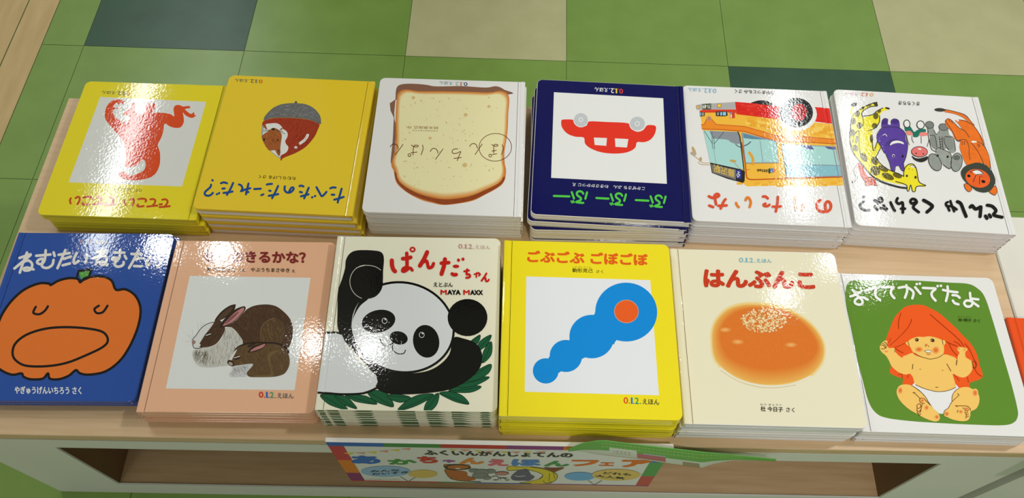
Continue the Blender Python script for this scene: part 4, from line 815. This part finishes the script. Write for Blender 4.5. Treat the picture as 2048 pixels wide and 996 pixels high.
    a.poly(SK, '1265 405, 1320 388, 1400 390, 1480 430, 1540 490, 1555 560, 1540 640, 1500 700, 1430 735, 1425 790, 1390 857, 1300 872, 1180 850, 1090 810, 1050 755, 1062 720, 1110 680, 1160 590, 1165 530, 1210 440')
    for x, y, rx, ry in ((428, 435, 42, 62), (1492, 470, 46, 62), (948, 812, 40, 40), (1088, 768, 42, 44), (802, 680, 38, 44), (1288, 738, 36, 30), (740, 580, 32, 34), (1370, 695, 32, 26)): a.spot(SK, (230, 110, 52), x, y, rx, ry)
    a.strokes(LN, 7, '645 355, 750 402, 850 432, 950 452, 1090 442, 1215 395; 590 365, 690 430, 780 520, 850 640; 1258 408, 1205 445, 1168 510, 1162 585; 1265 500, 1160 600, 1110 685, 1060 720, 1048 765; 615 462, 665 505, 705 548; 605 470, 640 465; 1240 480, 1265 500; 930 388, 965 390; 708 130, 716 136; 1030 146, 1036 152; 608 62, 602 130; 1090 58, 1150 160; 1235 0, 1225 75; 1450 30, 1490 20, 1510 60, 1500 110, 1475 110, 1452 40')
    a.strokes((120, 50, 20), 8, '770 622, 720 610, 702 570, 720 545, 760 550, 800 590, 858 645; 740 630, 725 690, 715 745; 665 650, 690 625, 718 640, 715 672, 690 690, 668 680, 662 650; 668 690, 665 720, 700 735, 715 710; 672 735, 670 760, 705 755; 680 770, 700 785, 718 770; 1210 655, 1300 655, 1380 660, 1420 695, 1425 720; 1215 650, 1240 668; 1345 690, 1350 715, 1385 725, 1400 700; 1345 735, 1365 780, 1360 830; 1385 740, 1370 755; 1395 770, 1375 785; 1400 800, 1375 815; 1250 715, 1235 745; 1320 680, 1325 695')
    w_ = (244, 244, 240); a.F('T12')
    a.strokes(w_, 37, '75 280, 150 257, 228 212; 108 187, 150 235, 190 285, 245 335, 248 385, 200 402, 145 378, 145 335, 195 300, 260 295, 328 328; 290 200, 380 172, 452 155, 437 215, 450 285, 508 333; 538 150, 620 146, 705 147, 672 190, 672 250, 718 306; 780 156, 880 142, 960 180, 998 230, 980 310; 893 118, 905 200, 872 300; 1022 147, 1100 242; 1135 156, 1240 162, 1320 168, 1267 220, 1268 280, 1320 342; 1428 186, 1530 207, 1640 220; 1495 135, 1500 230, 1472 348; 1568 262, 1630 268, 1672 300; 1572 342, 1602 380, 1655 396; 1823 230, 1832 310, 1862 375, 1830 425, 1770 425, 1738 380, 1772 342, 1840 352, 1900 392, 1945 425; 1840 312, 1945 325')
    for x, y in ((225, 160), (1045, 100), (1090, 95), (1350, 130), (1398, 126)): a.ell(w_, x, y, 20, 20)
    k = (44, 62, 18); a.text(k, '林 明子 さく', (1655, 598), (1972, 612), (1655, 645), .015).text((70, 96, 30), 'はやし あきこ', (1650, 566), (1850, 572), (1650, 582))

def leaf_edge(bm, ml, W, L, zt):
    """the panda jacket's leaves run round the front edge of the boards"""
    g = len(ml); ml.append(ink((30, 105, 66)))
    for a, b, c, d in ((.015, .05, .02, .05), (.075, .13, .06, .125), (.20, .30, .235, .32), (.46, .545, .44, .55), (.615, .72, .60, .67), (.745, .86, .75, .80), (.90, .965, .915, .95)):
        v = [bm.verts.new(p) for p in ((-W/2+a*W, -L/2-2e-5, zt-BT+.0002), (-W/2+b*W, -L/2-2e-5, zt-BT+.0002), (-W/2+d*W, -L/2-2e-5, zt-.0004), (-W/2+c*W, -L/2-2e-5, zt-.0004))]
        bm.faces.new(v).material_index = g

BROWN = (92, 34, 26); WP = (236, 234, 232)
def run(k, n, sp, cols, artf, what, short, group, **kw):
    mp, W, L = book_map(k); a = Art(mp); artf(a)
    return stack(k, n, sp, cols, a, what, short, group, **kw)
run(1, 3, 1, (YL, YL, YL, (120, 110, 20)), art1, 'yellow picture book with an orange-red creature on a white square', 'yellow orange-creature cover', 'yellow books with the orange creature', jit=[(.006, -.001, .0), (.0068, -.002, .003)])
run(2, 4, 1, (YL2, WP, YL2, (150, 120, 20)), art2, 'yellow picture book with a chestnut and peeping squirrel', 'yellow chestnut cover', 'yellow books with the chestnut', jit=[(.0035, -.003, .0), (.007, -.0045, .002), (.008, -.005, .006)])
run(3, 5, 1, (WP, WP, WP, (150, 146, 142)), art3, 'white picture book with a slice of bread', 'white bread-slice cover', 'white books with the bread slice', jit=[(.002, 0, .0), (.0015, -.001, .002), (.002, 0, -.002), (.001, -.001, 0)])
run(4, 5, 1, (NAVY, WP, NAVY, (8, 8, 30), WP), art4, 'navy picture book with an upside-down red car', 'navy red-car cover', 'navy books with the red car', jit=[(-.0035, -.0035, -.004), (-.003, -.0055, .036), (-.003, -.0055, .033), (-.003, -.007, .036)])
run(5, 5, 1, (WP, WP, WP, (150, 146, 142)), art5, 'white picture book with a yellow and red bus', 'white bus cover', 'white books with the bus', jit=[(-.0012, -.0015, .0), (-.0006, -.0015, .003), (-.0012, -.003, 0), (-.001, -.003, .003)])
run(6, 5, 1, (WP, WP, WP, (150, 146, 142)), art6, 'white picture book with giraffe, hippo, elephant and lion', 'white giraffe and lion cover', 'white books with the animals', jit=[(-.002, -.001, .0), (-.003, -.0015, .002), (-.0035, -.0015, 0), (-.004, -.002, .002)])
run(7, 2, -1, (BLUE, BLUE, BLUE, (20, 40, 90)), art7, 'blue picture book with a yawning orange pumpkin', 'blue pumpkin cover', 'blue books with the pumpkin', jit=[(.004, .002, 0)])
run(8, 3, -1, (PINK, PINK, PINK, BROWN), art8, 'pink picture book with two sleeping rabbits', 'pink sleeping-rabbits cover', 'pink books with the rabbits')
run(9, 4, -1, (CREAM, CREAM, CREAM, (20, 60, 42)), art9, 'cream picture book with a lying panda', 'cream panda cover', 'cream books with the panda', edge=leaf_edge)
run(10, 6, -1, (YL3, YL3, YL3, (120, 100, 14)), art10, 'yellow picture book with a blue blob caterpillar', 'yellow blue-caterpillar cover', 'yellow books with the blue blobs')
run(11, 4, -1, (CREAM2, WP, CREAM2, BROWN, WP), art11, 'cream picture book with a sesame bun', 'cream sesame-bun cover', 'cream books with the bun', jit=[(-.002, 0, .0), (-.002, -.001, .001), (-.003, 0, 0)])
run(12, 3, -1, (WP, WP, WP, (150, 50, 44)), art12, 'white picture book with a baby under an orange cloth', 'white and green baby cover', 'white books with the baby', jit=[(.0005, 0, .0), (.0, -.001, .002)])

# orange book lying across the gap to the neighbouring unit, on two more of its kind
OB = (240, 84, 30)
ob = make_book('picture_book', K*.18, K*.19, K*.0131, -1, (OB, OB, (110, 22, 16), (60, 16, 14)), None)
ob.location = Wp(.6385, .2990, ZT+.0001); ob.rotation_euler = (0, 0, -.012)
tag(ob, 'orange hardcover book with dark red spine lying across the gap beside the baby book', 'book', 'orange books on the white unit')
bmk = bmesh.new()
for i in range(26):
    y = K*(.088-.0068*i); l = random.uniform(.003, .006); z = random.uniform(.0035, .006)
    v = [bmk.verts.new(p) for p in ((-K*.09-.00012, y, z), (-K*.09-.00012, y-l, z-.001), (-K*.09-.00012, y-l, z+.004), (-K*.09-.00012, y, z+.0032))]
    bmk.faces.new(v)
link_mesh('spine_print', bmk, ink((40, 12, 12)), ob)
for i, z in enumerate((ZN, ZN+.0131)):
    b = copy_book(ob, Wp(.684, .3010, z), .004*i)
    tag(b, ('lowest' if i == 0 else 'middle')+' orange hardcover book on the white unit under the overhanging one', 'book', 'orange books on the white unit')

# ------------------------------------------------------------------ fair banner hung on the table front, and the green leaflet before it
def face_uv(px, y0=.2313):
    x, y, z = hit_face(px, y0); return (K*(x+.012), K*(z-.67))
bn = empty('fair_banner', (K*-.012, K*(.2313+SL*-.012), K*(.67-Z0)), math.atan(SL), 'white foam board banner with colourful lettering hung on the front of the table', 'banner')
def board_outline():
    return [face_uv(p) for p in ((649.4, 885.4), (704.4, 962.5), (1295.7, 971.7), (1351.0, 895.2))]
bo = board_outline()
bx0 = (bo[0][0]+bo[1][0])/2; bx1 = (bo[2][0]+bo[3][0])/2; bz0 = (bo[1][1]+bo[2][1])/2; bz1 = (bo[0][1]+bo[3][1])/2
bm = bmesh.new(); box(bm, bx0, bx1, 0, .0048*K, bz0, bz1); bevel(bm, .0004, 1)
link_mesh('foam_board', bm, paint('foam_board', (232, 230, 224), .6, (228, 226, 220)), bn)
a = Art(face_uv, 'matt', 1.0e-5)
def q(f, s):
    x0, y0, sc = FRAMES[f]; return [(x0+p[0]/sc, y0+p[1]/sc) for p in pts(s)]
FRAMES['PX'] = (0, 0, 1)
HB = hom(((0, 0), (1, 0), (1, 1), (0, 1)), ((bx0, bz1), (bx1, bz1), (bx1, bz0), (bx0, bz0)))
ab = Art(lambda p: (bx0+(bx1-bx0)*p[0], bz1+(bz0-bz1)*p[1]), 'matt', 1.0e-5); ab.fr = (0, 0, 1)
ab.poly((226, 227, 220), '0 0, 1 0, 1 1, 0 1', 0)
for c, u0, u1 in (((52, 104, 186), 0, .165), ((66, 140, 70), .165, .33), ((196, 54, 50), .33, .52), ((140, 64, 130), .52, .685), ((222, 130, 50), .685, .84), ((196, 54, 50), .84, 1)): ab.poly(c, [(u0, 0), (u1, 0), (u1, .085), (u0, .085)], 0)
for c, v0, v1 in (((200, 62, 74), .085, .42), ((222, 130, 50), .42, .76), ((140, 50, 110), .76, 1)): ab.poly(c, [(0, v0), (.047, v0), (.047, v1), (0, v1)], 0)
for c, v0, v1 in (((60, 110, 190), .085, .34), ((92, 160, 90), .34, .70), ((196, 84, 80), .70, 1)): ab.poly(c, [(.955, v0), (1, v0), (1, v1), (.955, v1)], 0)
for c, u0, u1 in (((196, 54, 50), 0, .3), ((66, 140, 70), .3, .42), ((52, 104, 186), .42, .6), ((140, 64, 130), .6, 1)): ab.poly(c, [(u0, .975), (u1, .975), (u1, 1), (u0, 1)], 0)
a.k = 14
a.F('S1')
for c, t in (((222, 206, 90), '160 152, 300 150, 250 178'), ((226, 160, 140), '300 150, 430 146, 408 172'), ((222, 206, 90), '435 145, 565 135, 556 165'), ((226, 160, 140), '578 131, 704 121, 698 153'), ((222, 206, 90), '712 118, 838 108, 834 138'), ((226, 160, 140), '848 105, 968 96, 964 123'), ((222, 206, 90), '1430 110, 1535 112, 1495 131'), ((226, 160, 140), '1570 112, 1690 116, 1620 138'), ((222, 206, 90), '1735 124, 1830 126, 1800 154'), ((226, 160, 140), '1870 130, 1975 134, 1935 160')): a.poly(c, t, 0)
a.F('S2')
for c, t in (((222, 206, 90), '120 134, 230 134, 175 158'), ((226, 160, 140), '245 134, 360 134, 315 160'), ((222, 206, 90), '385 134, 495 134, 455 156'), ((226, 160, 140), '540 132, 660 132, 620 152')): a.poly(c, t, 0)
a.F('S1').text((60, 56, 44), 'ふくいんかんしょてんの', (1110, 118), (2931, 152), (1140, 178), .04)
for f, ch, c, x0, x1, y0, y1, sk in (('S1', 'あ', (52, 108, 190), 235, 600, 185, 285, 30), ('S1', 'か', (66, 150, 60), 680, 1040, 226, 293, 25), ('S1', 'ち', (204, 62, 50), 1040, 1295, 193, 276, 20), ('S1', 'ゃ', (160, 90, 160), 1345, 1510, 234, 270, 8), ('S1', 'ん', (226, 140, 60), 1555, 1865, 212, 288, 0),
 ('S2', 'え', (226, 110, 130), -40, 215, 221, 300, 10), ('S2', 'ほ', (86, 136, 200), 250, 602, 222, 299, 0), ('S2', 'ん', (78, 150, 80), 630, 935, 240, 306, 0), ('S2', 'フ', (224, 116, 40), 955, 1285, 230, 302, -20), ('S2', 'ェ', (224, 116, 40), 1285, 1465, 258, 299, -15), ('S2', 'ア', (224, 116, 40), 1545, 1910, 230, 315, -30)):
    a.F(f).text(c, ch, (x0, y0), (x1, y0+3), (x0+sk, y1), .06)
a.F('S1').ell((222, 192, 104), 1120, 405, 177, 49).ell((150, 186, 220), 672, 374, 298, 66)
a.strokes((90, 90, 70), 5, '850 440, 935 492; 1030 448, 950 492')
k = (40, 44, 44)
a.text(k, 'みんな', (478, 360), (838, 344), (490, 386), .04).text(k, 'だいすき', (500, 396), (942, 370), (508, 420), .04)
a.text((130, 126, 110), 'ふくいんかんのあかちゃんえほん', (370, 462), (835, 462), (376, 476))
a.poly((186, 108, 58), '1380 350, 1480 360, 1640 380, 1660 430, 1745 450, 1742 476, 1600 490, 1480 470, 1410 420').poly((70, 64, 44), '1368 300, 1440 290, 1540 288, 1640 296, 1700 330, 1640 352, 1500 358, 1400 345').ell((190, 112, 60), 1540, 322, 125, 24).ell((232, 220, 200), 1540, 338, 34, 7)
for t in ('1366 292, 1420 288, 1400 310', '1640 292, 1695 298, 1660 312'): a.poly((186, 108, 58), t, 0)
a.stroke((70, 64, 44), 6, '1450 460, 1560 486, 1700 494, 1815 500').stroke((70, 64, 44), 6, '1385 360, 1420 430, 1480 470')
for x, y, rx, ry in ((1735, 365, 62, 22), (1935, 372, 60, 24), (1830, 385, 90, 36), (1810, 425, 95, 34), (1890, 452, 50, 20)): a.ell((140, 144, 138), x, y, rx, ry).ring((80, 84, 80), 4, x, y, rx, ry)
a.F('S2').ell((204, 140, 130), 140, 385, 78, 18).ring((70, 60, 54), 5, 140, 385, 80, 19).strokes((70, 74, 70), 6, '20 430, 60 415, 100 430, 90 460, 40 462; 130 430, 120 462; 160 430, 190 465, 225 460; 100 440, 200 442')
a.poly((104, 100, 120), '245 430, 300 372, 350 345, 440 345, 480 400, 522 428, 460 470, 400 470, 280 466').stroke((210, 208, 214), 7, '290 412, 340 420, 410 412')
a.poly((222, 202, 60), '205 312, 260 300, 340 310, 480 310, 620 330, 740 370, 790 410, 770 460, 700 500, 640 505, 480 505, 350 498, 460 480, 580 450, 620 410, 560 370, 400 330, 330 342, 215 352').strokes((84, 80, 40), 7, '480 310, 620 330, 740 370, 788 410, 770 460, 700 500; 700 380, 690 470; 620 470, 660 500, 720 480; 740 380, 760 440; 205 312, 210 350, 330 342; 400 330, 560 370, 620 410, 580 450; 350 498, 480 500')
a.poly((130, 74, 44), '630 315, 740 322, 870 318, 800 352, 740 370, 680 340')
a.ell((120, 176, 220), 1050, 420, 178, 49).ell((226, 194, 110), 1478, 402, 284, 67).strokes((90, 90, 70), 5, '1150 468, 1220 520; 1310 468, 1222 520')
a.text(k, 'どれも', (1330, 362), (1662, 384), (1318, 390), .04).text(k, '大人気', (1228, 396), (1580, 428), (1226, 424), .04)
for A_, nm in ((ab, None), (a, None)):
    pass
bm = bmesh.new(); ml = []
for A_ in (ab, a):
    off = len(ml); ml += A_.mats; mp = {}
    for no, co in (((1, 0, 0), (bx1-.0004, 0, 0)), ((-1, 0, 0), (bx0+.0004, 0, 0)), ((0, 1, 0), (0, bz1-.0004, 0)), ((0, -1, 0), (0, bz0+.0004, 0))):
        bmesh.ops.bisect_plane(A_.bm, geom=A_.bm.verts[:]+A_.bm.edges[:]+A_.bm.faces[:], plane_co=co, plane_no=no, clear_outer=True)
    for v in A_.bm.verts: mp[v] = bm.verts.new((v.co.x, -v.co.z-.00004, v.co.y))
    for f in A_.bm.faces:
        try: bm.faces.new([mp[v] for v in f.verts]).material_index = f.material_index+off
        except ValueError: pass
link_mesh('printed_face', bm, ml, bn)

TOPC = [(1136.6, 897.6), (1163.5, 886.6), (1192.8, 881.3), (1212, 880.8), (1246, 885.4), (1320, 894), (1417, 905), (1490.6, 912), (1551.7, 917.6)]
BOTC = [(1136.8, 899), (1165, 903), (1197.7, 908.6), (1271, 917), (1344, 928), (1405, 936), (1425, 928.6), (1466, 919.6), (1551.6, 918.2)]
def resamp(P, n):
    L = [0]
    for p, r in zip(P, P[1:]): L.append(L[-1]+math.dist(p, r))
    out = []; j = 0
    for i in range(n):
        t = L[-1]*i/(n-1)
        while j < len(L)-2 and L[j+1] < t: j += 1
        u = (t-L[j])/(L[j+1]-L[j]); out.append((P[j][0]+u*(P[j+1][0]-P[j][0]), P[j][1]+u*(P[j+1][1]-P[j][1])))
    return out
NU, NV = 160, 20
tc, bc = resamp(TOPC, NU+1), resamp(BOTC, NU+1)
LG = [paint('leaflet_green', (104, 172, 78), .35), paint('leaflet_white', (224, 226, 218), .35), paint('leaflet_pink', (200, 84, 116), .35), paint('leaflet_orange', (206, 128, 60), .4), paint('leaflet_lettering', (150, 196, 96), .4), paint('leaflet_brown', (166, 142, 120), .4), paint('leaflet_blue', (176, 200, 214), .4)]
lf = empty('green_leaflet', Wp(.14, .2300, ZT-.03), 0)
tag(lf, 'curled green leaflet leaning against the front of the colourful banner', 'leaflet')
bm = bmesh.new(); G = []
for i in range(NU+1):
    row = []
    for j in range(NV+1):
        v = j/NV; P0, P1 = hit_face(tc[i], .2262), hit_face(bc[i], .2302)
        bl = math.sin(math.pi*v)*.0022
        p = [P0[k]+(P1[k]-P0[k])*v for k in range(3)]; p[1] -= bl
        row.append(bm.verts.new(Wp(*p)-lf.location))
    G.append(row)
for i in range(NU):
    for j in range(NV):
        u, v = (i+.5)/NU, (j+.5)/NV; mi = 0
        if v > .5: mi = 1
        if v > .93: mi = 3
        if .2 < u < .33 and .3 < v < .85: mi = 1
        if .33 < u < .47 and .45 < v < .85: mi = 2
        if .36 < u < .47 and .38 < v < .45: mi = 6
        if .55 < u < .63 and .6 < v < .93: mi = 5
        if .16 < u < .85 and j in (2, 5) and (i*7) % 11 < 7: mi = 4
        if .22 < u < .3 and j in (9, 12) and i % 3: mi = 5
        bm.faces.new((G[i][j], G[i][j+1], G[i+1][j+1], G[i+1][j])).material_index = mi
bmesh.ops.recalc_face_normals(bm, faces=list(bm.faces))
o = link_mesh('sheet', bm, LG, lf)
sm = o.modifiers.new('thickness', 'SOLIDIFY'); sm.thickness = .0005; sm.offset = 0
for p in o.data.polygons: p.use_smooth = True
